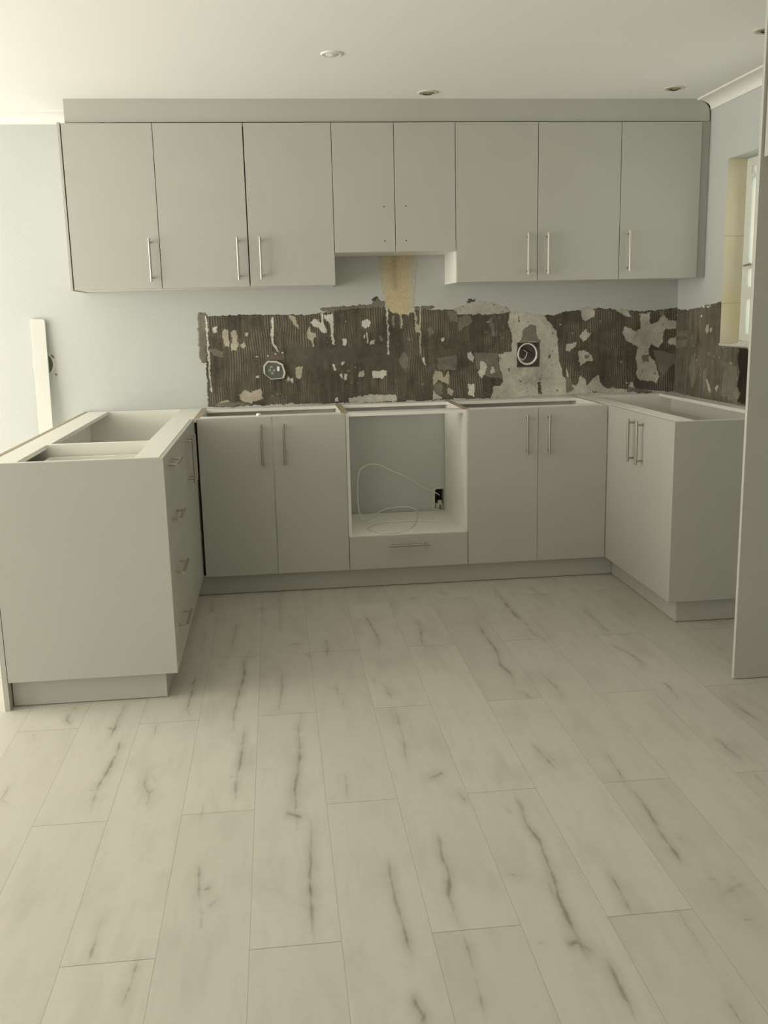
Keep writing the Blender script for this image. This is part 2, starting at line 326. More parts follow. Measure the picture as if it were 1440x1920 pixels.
(6,[(0.718,0.967),(0.75,0.97),(0.751,0.897),(0.718,0.911)]),
(3,[(0.341,1.114),(0.366,1.153),(0.389,1.105),(0.385,1.065),(0.356,1.07)]),
(6,[(0.199,1.055),(0.267,1.053),(0.269,1.033),(0.246,1.013),(0.198,1.019)]),
(2,[(0.196,0.923),(0.321,0.925),(0.323,0.893),(0.195,0.891)]),
(6,[(0.46,1.119),(0.479,1.122),(0.486,1.078),(0.47,1.09)]),
(3,[(0.227,1.239),(0.248,1.242),(0.255,1.215),(0.239,1.215)]),
(3,[(0.388,1.227),(0.404,1.227),(0.402,1.209),(0.387,1.214)]),
(3,[(0.456,0.979),(0.477,0.983),(0.477,0.968),(0.46,0.967)]),
(3,[(1.018,1.215),(1.023,1.255),(1.06,1.283),(1.094,1.273),(1.107,1.201),(1.123,1.188),(0.999,1.184)]),
(5,[(1.003,1.18),(1.099,1.177),(1.103,1.117),(1.099,1.077),(1.066,1.058),(1.008,1.063),(0.995,1.128)]),
(3,[(1.102,1.197),(1.119,1.189),(1.118,1.076),(1.103,1.085)]),
(8,[(1.109,0.963),(1.125,0.971),(1.13,0.906),(1.109,0.906)]),
(8,[(0.997,1.326),(1.003,1.326),(1.002,1.291),(0.996,1.293)]),
(8,[(0.938,1.045),(0.948,1.045),(0.946,1.025)]),
(8,[(0.998,0.984),(1.017,0.974),(1.008,0.965)]),
(8,[(1.164,1.109),(1.177,1.108),(1.178,1.096),(1.164,1.096)]),
(8,[(0.996,1.064),(1.016,1.059),(1.004,1.041)]),
(8,[(0.717,1.409),(0.729,1.419),(0.762,1.419),(0.745,1.409),(0.725,1.405)]),
(2,[(1.346,1.356),(1.389,1.369),(1.429,1.347),(1.427,1.324),(1.379,1.289),(1.351,1.307)]),
(2,[(1.337,1.209),(1.368,1.248),(1.388,1.226),(1.408,1.222),(1.396,1.203),(1.361,1.183)]),
(2,[(1.262,1.169),(1.321,1.181),(1.319,1.156),(1.286,1.13),(1.262,1.134)]),
(2,[(1.336,1.13),(1.37,1.132),(1.394,1.119),(1.415,1.096),(1.417,1.074),(1.387,1.074),(1.347,1.052),(1.337,1.075)]),
(2,[(1.533,1.352),(1.609,1.346),(1.632,1.308),(1.597,1.313),(1.553,1.336)]),
(2,[(1.677,1.326),(1.741,1.328),(1.731,1.283),(1.744,1.26),(1.783,1.278),(1.81,1.323),(1.84,1.284),(1.875,1.268),(1.88,1.231),(1.833,1.238),(1.818,1.223),(1.817,1.166),(1.788,1.133),(1.751,1.156),(1.736,1.133),(1.737,1.095),(1.772,1.067),(1.787,1.016),(1.798,0.976),(1.787,0.942),(1.75,0.953),(1.684,0.96),(1.667,1.004),(1.674,1.034),(1.664,1.081),(1.672,1.147),(1.613,1.171),(1.584,1.222),(1.593,1.26),(1.66,1.227),(1.684,1.242)]),
(2,[(1.841,1.173),(1.864,1.188),(1.892,1.191),(1.895,1.098),(1.87,1.122),(1.857,1.153)]),
(3,[(1.264,1.0),(1.289,0.984),(1.314,0.921),(1.266,0.907)]),
(2,[(1.621,0.919),(1.632,0.95),(1.652,0.953),(1.663,0.916)]),
(3,[(1.446,1.29),(1.466,1.291),(1.463,1.279),(1.451,1.281)]),
(3,[(1.366,1.112),(1.398,1.108),(1.391,1.089),(1.371,1.089)]),
(3,[(1.76,1.125),(1.884,1.091),(1.861,1.029),(1.814,0.984),(1.788,1.031)]),
(3,[(1.696,1.096),(1.737,1.102),(1.738,1.064),(1.71,1.057)]),
(3,[(1.789,1.339),(1.818,1.334),(1.811,1.3),(1.786,1.308)]),
(3,[(1.62,0.927),(1.768,0.895),(1.752,0.888),(1.613,0.9)]),
(4,[(0.248,1.657),(0.399,1.654),(0.438,1.651),(0.446,1.6),(0.433,1.493),(0.426,1.428),(0.425,1.363),(0.405,1.363),(0.394,1.342),(0.366,1.351),(0.349,1.343),(0.332,1.36),(0.305,1.36),(0.277,1.388),(0.27,1.431),(0.251,1.464),(0.242,1.55)]),
(8,[(0.195,1.43),(0.229,1.448),(0.211,1.419)]),
(3,[(0.231,1.446),(0.25,1.418),(0.27,1.418),(0.266,1.391),(0.249,1.389),(0.127,1.396),(0.133,1.405),(0.2,1.403)])]
RIGHT_PATCHES = [(1,[(0.574,1.373),(0.506,1.343),(0.432,1.337),(0.378,1.344),(0.274,1.348),(0.225,1.359),(0.056,1.368),(-0.242,1.395),(-0.299,0.872),(0.161,0.881),(0.53,0.89)]),
(6,[(0.258,1.355),(0.233,1.359),(0.207,1.349),(0.232,1.347)]),
(6,[(0.199,1.355),(0.159,1.361),(0.142,1.354),(0.19,1.348)]),
(7,[(0.196,1.234),(0.182,1.261),(0.157,1.261),(0.162,1.227),(0.186,1.216)]),
(7,[(0.147,1.241),(0.115,1.249),(0.12,1.221),(0.145,1.224)]),
(3,[(0.509,1.173),(0.417,1.183),(0.432,1.148),(0.485,1.116)]),
(3,[(0.184,1.119),(0.119,1.128),(0.126,1.11)]),
(7,[(-0.082,1.07),(-0.111,1.083),(-0.12,1.068),(-0.099,1.059)]),
(7,[(0.171,0.99),(0.146,0.984),(0.1,0.936),(0.106,0.914),(0.133,0.934)]),
(7,[(0.061,0.954),(0.014,0.964),(0.034,0.927)]),
(3,[(-0.028,1.085),(-0.165,1.064),(-0.177,1.01),(-0.202,0.917),(-0.138,0.899),(-0.014,0.916),(-0.022,0.994)]),
(3,[(0.208,1.017),(0.161,1.048),(0.167,0.946),(0.191,0.93)]),
(6,[(0.262,1.305),(0.237,1.309),(0.239,1.297)]),
(3,[(0.494,1.223),(0.422,1.231),(0.419,1.201),(0.473,1.196)]),
(3,[(0.385,1.037),(0.32,1.107),(0.291,0.982),(0.338,0.92)]),
(5,[(-0.184,1.155),(-0.31,1.149),(-0.34,0.876),(-0.189,0.899),(-0.214,0.942),(-0.177,0.97),(-0.193,1.038),(-0.167,1.104)])]
CRACKS = [(1.0,[(-0.485,-0.837),(-0.503,-0.976),(-0.502,-1.123),(-0.513,-1.283),(-0.519,-1.407),(-0.524,-1.511),(-0.518,-1.59)]),
(0.7,[(-0.54,-1.497),(-0.509,-1.53)]),
(0.7,[(-0.549,-0.411),(-0.554,-0.6),(-0.563,-0.807)]),
(0.4,[(-0.683,-0.559),(-0.682,-0.818)]),
(0.7,[(-0.685,-1.062),(-0.685,-1.254),(-0.691,-1.402),(-0.666,-1.488)]),
(0.7,[(-1.089,-1.286),(-1.099,-1.381),(-1.098,-1.427),(-1.071,-1.477)]),
(1.0,[(-0.91,-1.292),(-0.918,-1.364),(-0.921,-1.523),(-0.923,-1.608)]),
(0.7,[(-0.944,-1.52),(-0.912,-1.54)]),
(1.0,[(-0.884,-1.604),(-0.883,-1.715),(-0.891,-1.845),(-0.899,-1.939),(-0.901,-2.012),(-0.896,-2.098)]),
(0.7,[(-0.923,-1.963),(-0.911,-1.967)]),
(0.4,[(-0.78,-1.514),(-0.779,-1.601)]),
(1.0,[(-0.483,-1.574),(-0.485,-1.741),(-0.491,-1.863),(-0.497,-1.977),(-0.494,-2.084)]),
(0.7,[(-0.518,-1.948),(-0.507,-1.948)]),
(1.0,[(-0.29,-1.504),(-0.307,-1.625),(-0.302,-1.77),(-0.311,-1.955),(-0.325,-2.038),(-0.325,-2.194),(-0.323,-2.274)]),
(1.0,[(-0.35,-2.187),(-0.332,-2.201),(-0.309,-2.219)]),
(1.0,[(-0.286,-2.244),(-0.287,-2.354),(-0.296,-2.502),(-0.299,-2.634),(-0.298,-2.763)]),
(0.7,[(-0.324,-2.625),(-0.315,-2.628)]),
(0.7,[(-0.351,-1.092),(-0.358,-1.309),(-0.368,-1.48)]),
(0.7,[(-0.768,-1.864),(-0.768,-1.96),(-0.746,-2.012),(-0.724,-1.966)]),
(0.4,[(-0.746,-1.912),(-0.731,-1.94)]),
(0.4,[(-0.746,-2.012),(-0.745,-2.084)]),
(0.7,[(-0.575,-2.412),(-0.568,-2.541),(-0.561,-2.596)]),
(0.7,[(-0.553,-2.53),(-0.538,-2.521)]),
(0.7,[(-0.536,-2.599),(-0.519,-2.575)]),
(0.4,[(-0.561,-2.596),(-0.55,-2.623),(-0.551,-2.688)]),
(0.7,[(-0.781,-2.615),(-0.78,-2.702),(-0.783,-2.761)]),
(0.7,[(-0.676,-2.772),(-0.68,-2.823),(-0.69,-2.903)]),
(0.4,[(-0.583,-2.101),(-0.584,-2.191)]),
(0.7,[(-0.16,-0.726),(-0.171,-0.988)]),
(0.7,[(-0.159,-1.264),(-0.151,-1.357),(-0.121,-1.345)]),
(0.4,[(-0.139,-1.397),(-0.142,-1.47)]),
(0.7,[(0.016,-0.353),(0.043,-0.521),(0.057,-0.782),(0.043,-0.915)]),
(0.7,[(-0.172,-1.977),(-0.178,-2.141)]),
(0.7,[(-0.676,-0.091),(-0.677,-0.244)]),
(0.4,[(-0.353,-0.014),(-0.356,-0.637)]),
(0.4,[(-1.168,-1.888),(-1.169,-1.986),(-1.13,-2.024)]),
(0.4,[(-1.186,-1.512),(-1.177,-1.587)]),
(0.7,[(0.036,-0.042),(0.039,-0.16)]),
(0.7,[(-0.32,-0.776),(-0.269,-0.765)]),
(0.7,[(-0.253,-0.894),(-0.236,-0.936)]),
(0.4,[(-0.001,-1.181),(-0.009,-1.263)]),
(0.4,[(-0.383,-1.915),(-0.415,-1.917)]),
(0.4,[(-0.508,-0.132),(-0.483,-0.128)]),
(0.7,[(-0.449,-0.231),(-0.436,-0.26)]),
(1.0,[(0.711,-0.05),(0.709,-0.265),(0.705,-0.544),(0.723,-0.666),(0.712,-0.777),(0.747,-0.924)]),
(1.0,[(0.515,-0.569),(0.509,-0.794),(0.518,-0.983),(0.497,-1.166),(0.514,-1.271),(0.502,-1.378)]),
(0.7,[(0.476,-1.426),(0.517,-1.458),(0.527,-1.51)]),
(0.7,[(0.252,-0.5),(0.256,-0.637),(0.238,-0.798),(0.239,-0.9)]),
(0.7,[(0.025,-1.269),(0.033,-1.376),(0.036,-1.427)]),
(0.7,[(0.037,-1.5),(0.033,-1.638),(0.034,-1.765),(0.02,-1.936)]),
(0.7,[(0.888,-0.11),(0.906,-0.266)]),
(0.7,[(1.034,-0.524),(1.038,-0.705),(1.028,-0.906)]),
(0.7,[(0.994,-1.003),(1.029,-1.123),(1.041,-1.262)]),
(0.4,[(1.39,-1.04),(1.417,-1.176)]),
(0.7,[(1.203,-1.6),(1.203,-1.72),(1.22,-1.834)]),
(0.7,[(1.021,-1.906),(1.019,-2.004),(1.033,-2.09)]),
(0.7,[(1.042,-1.431),(1.039,-1.547),(1.028,-1.619)]),
(0.7,[(0.625,-1.262),(0.642,-1.402),(0.643,-1.53)]),
(0.4,[(0.625,-1.318),(0.676,-1.354)]),
(0.7,[(0.43,-1.86),(0.446,-1.959),(0.458,-2.06)]),
(0.7,[(0.456,-1.938),(0.468,-1.999)]),
(0.7,[(0.64,-1.962),(0.637,-2.089),(0.628,-2.18)]),
(1.0,[(0.628,-2.18),(0.634,-2.269),(0.627,-2.42),(0.619,-2.61)]),
(1.0,[(0.068,-2.05),(0.098,-2.038),(0.122,-2.015)]),
(0.4,[(0.053,-1.992),(0.064,-1.997)]),
(0.7,[(0.139,-2.144),(0.149,-2.192),(0.161,-2.187)]),
(1.3,[(0.301,-2.169),(0.3,-2.262),(0.289,-2.333),(0.299,-2.43),(0.292,-2.531),(0.289,-2.613),(0.277,-2.677),(0.274,-2.77),(0.277,-2.838),(0.275,-2.883),(0.278,-2.944)]),
(1.0,[(0.245,-2.856),(0.268,-2.847),(0.291,-2.885)]),
(0.7,[(0.273,-2.622),(0.27,-2.676)]),
(1.0,[(0.044,-2.337),(0.039,-2.455),(0.044,-2.541),(0.026,-2.64),(0.027,-2.703),(0.029,-2.773)]),
(0.7,[(0.029,-2.773),(0.03,-2.856),(0.028,-2.95),(0.026,-3.05)]),
(1.0,[(-0.096,-2.46),(-0.103,-2.631),(-0.095,-2.735),(-0.095,-2.802),(-0.088,-2.857)]),
(1.0,[(-0.105,-2.971),(-0.105,-2.994),(-0.094,-3.026),(-0.1,-3.047)]),
(1.0,[(0.316,-2.915),(0.313,-2.99),(0.315,-3.046),(0.309,-3.104)]),
(0.7,[(0.428,-2.605),(0.428,-2.689),(0.425,-2.767)]),
(0.4,[(0.533,-2.773),(0.529,-2.846),(0.53,-2.911)]),
(0.7,[(0.665,-2.729),(0.695,-2.707),(0.732,-2.692)]),
(0.7,[(0.68,-2.71),(0.7,-2.724)]),
(0.4,[(0.652,-2.665),(0.674,-2.668)]),
(0.4,[(0.689,-2.663),(0.723,-2.664)]),
(0.4,[(0.654,-2.478),(0.673,-2.477)]),
(0.7,[(0.506,-3.073),(0.505,-3.132)]),
(0.4,[(1.019,-2.176),(1.017,-2.25)]),
(0.7,[(0.275,-0.205),(0.315,-0.199)]),
(0.7,[(0.342,-0.32),(0.358,-0.341)]),
(0.4,[(0.046,-2.821),(0.057,-2.824)]),
(0.4,[(0.256,-2.262),(0.263,-2.283)]),
(0.7,[(0.435,-0.07),(0.44,-0.176)]),
(0.7,[(1.067,-0.217),(1.095,-0.208)]),
(0.4,[(0.659,-2.826),(0.683,-2.828)]),
(0.4,[(0.186,-2.574),(0.217,-2.585)]),
(0.4,[(0.181,-2.84),(0.199,-2.841)]),
(0.4,[(0.718,-0.052),(0.68,-0.305)])]
CABLE = [(0.534,0.57,0.37),(0.456,0.54,0.412),(0.366,0.5,0.476),(0.271,0.46,0.525),(0.218,0.44,0.556),(0.158,0.41,0.572),(0.105,0.39,0.555),(0.083,0.37,0.508),(0.077,0.355,0.416),(0.082,0.345,0.334),(0.105,0.343,0.276),(0.152,0.426,0.276),(0.213,0.51,0.292),(0.273,0.522,0.307),(0.353,0.522,0.31),(0.405,0.519,0.295),(0.41,0.443,0.28),(0.362,0.225,0.276),(0.306,0.092,0.276),(0.214,0.034,0.276),(0.146,0.071,0.276),(0.109,0.149,0.276),(0.132,0.231,0.276),(0.207,0.287,0.276),(0.309,0.296,0.279),(0.403,0.29,0.279),(0.493,0.256,0.276)]

# ------------------------------------------------------------------ dimensions
ZT, ZB, ZC = 0.885, 0.104, 2.366          # cabinet top, door bottom, ceiling
YW, XW = 0.570, 1.895                     # back wall, right wall
XA, XB = -0.711, 1.314                    # ends of the back run
XL, XR = -0.723, 1.314                    # door faces of left and right runs
YU = 0.227                                # wall cabinet door face
XLT = -1.333                              # back of peninsula

# ------------------------------------------------------------------ floor (dense grid where its print is seen closely)
def paint_cracks(xs, ys):
    crack = np.zeros((len(ys), len(xs)), np.float32); halo = np.zeros_like(crack)
    rng = np.random.RandomState(4)
    for w, pts in CRACKS:
        P = np.array(pts, float); dense = []
        for a, b_ in zip(P, P[1:]):
            n = max(2, int(np.linalg.norm(b_-a)/0.004)); t = np.linspace(0, 1, n, endpoint=False)[:, None]; dense.append(a+(b_-a)*t)
        Q = np.vstack(dense+[P[-1:]])
        n = len(Q)
        def sm(k, amp):
            v = rng.randn(n+2*k); return amp*np.convolve(v, np.ones(k)/math.sqrt(k), 'same')[k:-k][:n]
        Q = Q.copy(); Q[:, 0] += sm(9, 0.0007)+sm(25, 0.0012)
        t = np.linspace(0, 1, n)
        prof = np.clip(np.minimum(t, 1-t)*6, 0.25, 1)*np.clip(0.75+sm(12, 0.22), 0.25, 1.1)
        wid = (0.0013+0.0013*w)*np.clip(1+sm(10, 0.35), 0.5, 2.0)
        x0, x1 = Q[:, 0].min()-0.04, Q[:, 0].max()+0.04; y0, y1 = Q[:, 1].min()-0.05, Q[:, 1].max()+0.05
        i0, i1 = np.searchsorted(xs, [x0, x1]); j0, j1 = np.searchsorted(ys, [y0, y1])
        if i1 <= i0 or j1 <= j0: continue
        best = np.zeros((j1-j0, i1-i0)); hb = np.zeros_like(best); gx, gy = np.meshgrid(xs[i0:i1], ys[j0:j1])
        for k in range(0, n):
            a = max(0, np.searchsorted(ys[j0:j1], Q[k, 1]-0.045)); b_ = np.searchsorted(ys[j0:j1], Q[k, 1]+0.045)
            dx = gx[a:b_]-Q[k, 0]; dy = gy[a:b_]-Q[k, 1]
            v = prof[k]*min(1, 0.45+0.6*w)*np.exp(-(dx*dx+(dy*0.6)**2)/(wid[k]**2))
            best[a:b_] = np.maximum(best[a:b_], v)
            if k % 3 == 0:
                h = min(1, w)*prof[k]*np.exp(-(dx*dx+(dy*0.5)**2)/(0.017**2)); hb[a:b_] = np.maximum(hb[a:b_], h)
        crack[j0:j1, i0:i1] = np.maximum(crack[j0:j1, i0:i1], best); halo[j0:j1, i0:i1] = np.maximum(halo[j0:j1, i0:i1], hb)
    return crack, halo
def make_floor():
    xs = np.concatenate([[-4.1, -3.0, -2.0], np.arange(-1.36, 1.72, 0.0034), [1.8, 2.1]])
    ys = np.concatenate([[-7.6, -6, -5, -4, -3.5], np.arange(-3.18, 0.07, 0.0052), [0.2, 0.7]])
    cr, ha = paint_cracks(xs, ys)
    nx, ny = len(xs), len(ys)
    gx, gy = np.meshgrid(xs, ys)
    co = np.stack([gx, gy, np.zeros_like(gx)], -1).reshape(-1, 3).astype(np.float32)
    idx = np.arange(nx*ny).reshape(ny, nx)
    q = np.stack([idx[:-1, :-1], idx[:-1, 1:], idx[1:, 1:], idx[1:, :-1]], -1).reshape(-1, 4)
    me = bpy.data.meshes.new('floor'); me.vertices.add(len(co)); me.vertices.foreach_set('co', co.ravel())
    me.loops.add(q.size); me.loops.foreach_set('vertex_index', q.ravel().astype(np.int32))
    me.polygons.add(len(q)); me.polygons.foreach_set('loop_start', np.arange(0, q.size, 4, dtype=np.int32))
    me.update(); me.validate()
    for nm, arr in (('crack', cr), ('halo', ha)):
        at = me.attributes.new(nm, 'FLOAT', 'POINT'); at.data.foreach_set('value', arr.ravel().astype(np.float32))
    me.materials.append(FLOORM)
    o = bpy.data.objects.new('floor', me); C.objects.link(o); o['kind'] = 'structure'
    o['label'] = 'pale whitewashed oak laminate plank floor'; o['category'] = 'floor'
make_floor()

# ------------------------------------------------------------------ ceiling, walls
struct('ceiling', bx(-4.1, 2.1, -7.6, 0.75, ZC, ZC+0.1), CEIL, 'flat off-white ceiling', 'ceiling')
bm = bmesh.new()                      # back wall, with the recesses for the two back boxes and the gas/oven outlet
def wall_with_holes(bm, x0, x1, z0, z1, holes, face, back, axis):
    us = sorted({x0, x1, *[h[0] for h in holes], *[h[1] for h in holes]}); vs = sorted({z0, z1, *[h[2] for h in holes], *[h[3] for h in holes]})
    for a, b_ in zip(us, us[1:]):
        for c, d in zip(vs, vs[1:]):
            if any(h[0] <= a and b_ <= h[1] and h[2] <= c and d <= h[3] for h in holes): continue
            if axis == 'y': box(bm, a, b_, min(face, back), max(face, back), c, d)
            else: box(bm, min(face, back), max(face, back), a, b_, c, d)
HOLE_C = (0.527, 0.578, 0.275, 0.392)
HOLE_R = (0.992, 1.118, 1.050, 1.185)
wall_with_holes(bm, -4.1, 2.1, -0.0, ZC, [HOLE_C, HOLE_R], YW, YW+0.08, 'y')
box(bm, -4.1, 2.1, YW+0.08, YW+0.14, 0, ZC)
bmesh.ops.remove_doubles(bm, verts=bm.verts, dist=1e-5)
wall_back = struct('wall_back', bm, WALL, 'pale grey painted back wall stripped of its tiles above the counter', 'wall')
WY0, WY1, WZ0, WZ1 = -1.05, 0.033, 1.165, 2.05
bm = bmesh.new()
wall_with_holes(bm, -7.6, YW, 0.0, ZC, [(WY0, WY1, WZ0, WZ1)], XW, XW+0.2, 'x')
bmesh.ops.remove_doubles(bm, verts=bm.verts, dist=1e-5)
for f in bm.faces:
    c = f.calc_center_median()
    if XW+0.01 < c.x < XW+0.19 and WY0-0.01 < c.y < WY1+0.01 and WZ0-0.01 < c.z < WZ1+0.01 and abs(f.normal.z) < 0.5: f.material_index = 1
struct('wall_right', bm, [WALL, REVEAL], 'pale grey right wall with a window cut in it', 'wall')
bm = bmesh.new(); wall_with_holes(bm, -7.6, YW, 0, ZC, [(-2.75, 0.35, 0.05, 2.15), (-5.3, -3.9, 0.7, 2.25)], -4.0, -4.1, 'x')
struct('wall_left', bm, WALL, 'pale grey left wall of the living area', 'wall')
bm = bmesh.new(); wall_with_holes(bm, -4.1, 2.1, 0, ZC, [(-3.35, -1.85, 0.7, 2.25)], -7.5, -7.6, 'y')
struct('wall_front', bm, WALL, 'pale grey wall behind the camera', 'wall')

# cornices: coved plaster mouldings
def cornice_profile(wall, inward, zc):
    D, H = 0.078, 0.052
    pts = [(wall, zc), (wall+inward*D, zc), (wall+inward*D, zc-0.006)]
    for i in range(9):
        a = math.pi/2*i/8
        pts.append((wall+inward*(D-0.004)-inward*(D-0.012)*math.sin(a), zc-0.008-(H-0.016)*(1-math.cos(a))))
    pts += [(wall+inward*0.008, zc-H), (wall, zc-H)]
    return pts
bm = bmesh.new(); prism(bm, cornice_profile(YW, -1, ZC), 0, -4.0, -1.268)
o = struct('trim_1', bm, CORN, 'white coved cornice on the back wall left of the wall cupboards', 'cornice')
bm = bmesh.new()
prof = [(y, z) for y, z in cornice_profile(XW, -1, ZC)]
A = [bm.verts.new((p[0], -7.5, p[1])) for p in prof]; B = [bm.verts.new((p[0], 0.236, p[1])) for p in prof]
bm.faces.new(A); bm.faces.new(B[::-1])
for i in range(len(prof)):
    j = (i+1) % len(prof); bm.faces.new((A[j], A[i], B[i], B[j]))
struct('trim_2', bm, CORN, 'white coved cornice along the right wall', 'cornice')

# kitchen window in the right wall
win = thing('window_1', 'white framed kitchen window in a cream reveal on the right wall', 'window', (XW+0.1, (WY0+WY1)/2, WZ0)); win['kind'] = 'structure'
X0, X1 = XW+0.098, XW+0.128
COLS = [(-0.016, -0.066), (-0.098, -0.480), (-0.540, -0.920), (-0.952, -1.004)]
ROWS = [(1.215, 1.385), (1.440, 1.530), (1.556, 1.955), (1.975, 2.012)]
holes = [(c[1], c[0], q[0], q[1]) for c in COLS for q in ROWS]
bm = bmesh.new(); wall_with_holes(bm, WY0+0.001, WY1-0.001, WZ0+0.017, WZ1-0.001, holes, X0, X1, 'x')
bmesh.ops.remove_doubles(bm, verts=bm.verts, dist=1e-5)
frame = obj('window_frame', bm, FRAME, win)
for h in holes: obj('glass_pane', bx(X0+0.004, X0+0.008, h[0]+0.0005, h[1]-0.0005, h[2]+0.0005, h[3]-0.0005), GLASS, frame)
bm = bmesh.new(); tube(bm, [(X0-0.018, -0.02, 1.545), (X0-0.018, -0.10, 1.550)], 0.005); tube(bm, [(X0-0.018, -0.09, 1.5495), (X0+0.002, -0.09, 1.5495)], 0.005)
obj('window_latch', bm, STEEL, win)
# broken sill: a ragged thin slab with lifted plaster strips
bm = bmesh.new(); random.seed(3)
poly = [(XW-0.006, WY1-0.002)]
n = 30
for i in range(n+1):
    y = WY1-0.002-(WY1-WY0-0.004)*i/n; poly.append((XW-0.006+random.uniform(-0.004, 0.004), y))
poly += [(XW+0.097, WY0+0.002), (XW+0.097, WY1-0.002)]
prism(bm, poly, 2, WZ0, WZ0+0.006)
box(bm, XW-0.003, XW+0.02, -0.25, -0.13, WZ0+0.006, WZ0+0.012); box(bm, XW+0.055, XW+0.09, -0.9, -0.05, WZ0+0.006, WZ0+0.016)
obj('window_sill', bm, PLAST, win)

# sliding doors of the living area (daylight comes in here) and two unseen windows added for fill light
d1 = thing('door_1', 'white framed glazed sliding door of the living area', 'door', (-4.05, -1.2, 0.05)); d1['kind'] = 'structure'
bm = bmesh.new()
box(bm, -4.08, -4.02, -2.75, -2.69, 0.05, 2.15); box(bm, -4.08, -4.02, 0.29, 0.35, 0.05, 2.15); box(bm, -4.08, -4.02, -2.69, 0.29, 0.05, 0.11); box(bm, -4.08, -4.02, -2.69, 0.29, 2.09, 2.15)
box(bm, -4.07, -4.03, -1.23, -1.17, 0.11, 2.09)
obj('door_frame', bm, FRAME, d1)
w2 = thing('fill_window_2', 'added white framed window for fill light, unseen in the left wall', 'window', (-4.05, -4.6, 0.7)); w2['kind'] = 'structure'
bm = bmesh.new()
box(bm, -4.08, -4.02, -5.3, -5.24, 0.7, 2.25); box(bm, -4.08, -4.02, -3.96, -3.9, 0.7, 2.25); box(bm, -4.08, -4.02, -5.24, -3.96, 0.7, 0.76); box(bm, -4.08, -4.02, -5.24, -3.96, 2.19, 2.25); box(bm, -4.08, -4.02, -4.63, -4.57, 0.76, 2.19)
obj('window_frame', bm, FRAME, w2)
w3 = thing('fill_window_3', 'added white framed window for fill light, unseen behind the camera', 'window', (-2.6, -7.55, 0.7)); w3['kind'] = 'structure'
bm = bmesh.new()
box(bm, -3.35, -3.29, -7.58, -7.52, 0.7, 2.25); box(bm, -1.91, -1.85, -7.58, -7.52, 0.7, 2.25); box(bm, -3.29, -1.91, -7.58, -7.52, 0.7, 0.76); box(bm, -3.29, -1.91, -7.58, -7.52, 2.19, 2.25)
obj('window_frame', bm, FRAME, w3)

# ------------------------------------------------------------------ exposed mortar on the walls
TONES = {1: (0.128, 0.113, 0.088), 2: (0.50, 0.48, 0.41), 3: (0.205, 0.19, 0.155), 4: (0.58, 0.49, 0.31), 5: (0.035, 0.028, 0.02), 6: (0.60, 0.58, 0.51), 7: (0.44, 0.40, 0.31), 8: (0.112, 0.102, 0.083)}
HEIGHT = {1: 0.0035, 2: 0.0022, 3: 0.0032, 4: 0.0012, 5: 0.0006, 6: 0.0042, 7: 0.0046, 8: 0.0042}
def inside(px, pz, poly):
    r = np.zeros(px.shape, bool); n = len(poly)
    for i in range(n):
        x1, z1 = poly[i]; x2, z2 = poly[(i+1) % n]
        if z1 == z2: continue
        c = ((z1 > pz) != (z2 > pz)) & (px < (x2-x1)*(pz-z1)/(z2-z1)+x1); r ^= c
    return r
def vnoise(shape, cell, rng, octs=3):
    out = np.zeros(shape); amp = 1.0; tot = 0
    for _ in range(octs):
        h, w_ = int(shape[0]/cell)+3, int(shape[1]/cell)+3; g = rng.uniform(-1, 1, (h, w_))
        yy = np.arange(shape[0])/cell; xx = np.arange(shape[1])/cell
        yi = yy.astype(int); xi = xx.astype(int); fy = (yy-yi)[:, None]; fx = (xx-xi)[None]
        fy = fy*fy*(3-2*fy); fx = fx*fx*(3-2*fx)
        a = g[yi][:, xi]; b_ = g[yi][:, xi+1]; c = g[yi+1][:, xi]; d = g[yi+1][:, xi+1]
        out += amp*((a*(1-fx)+b_*fx)*(1-fy)+(c*(1-fx)+d*fx)*fy); tot += amp; amp *= 0.55; cell = max(1.2, cell/2)
    return out/tot
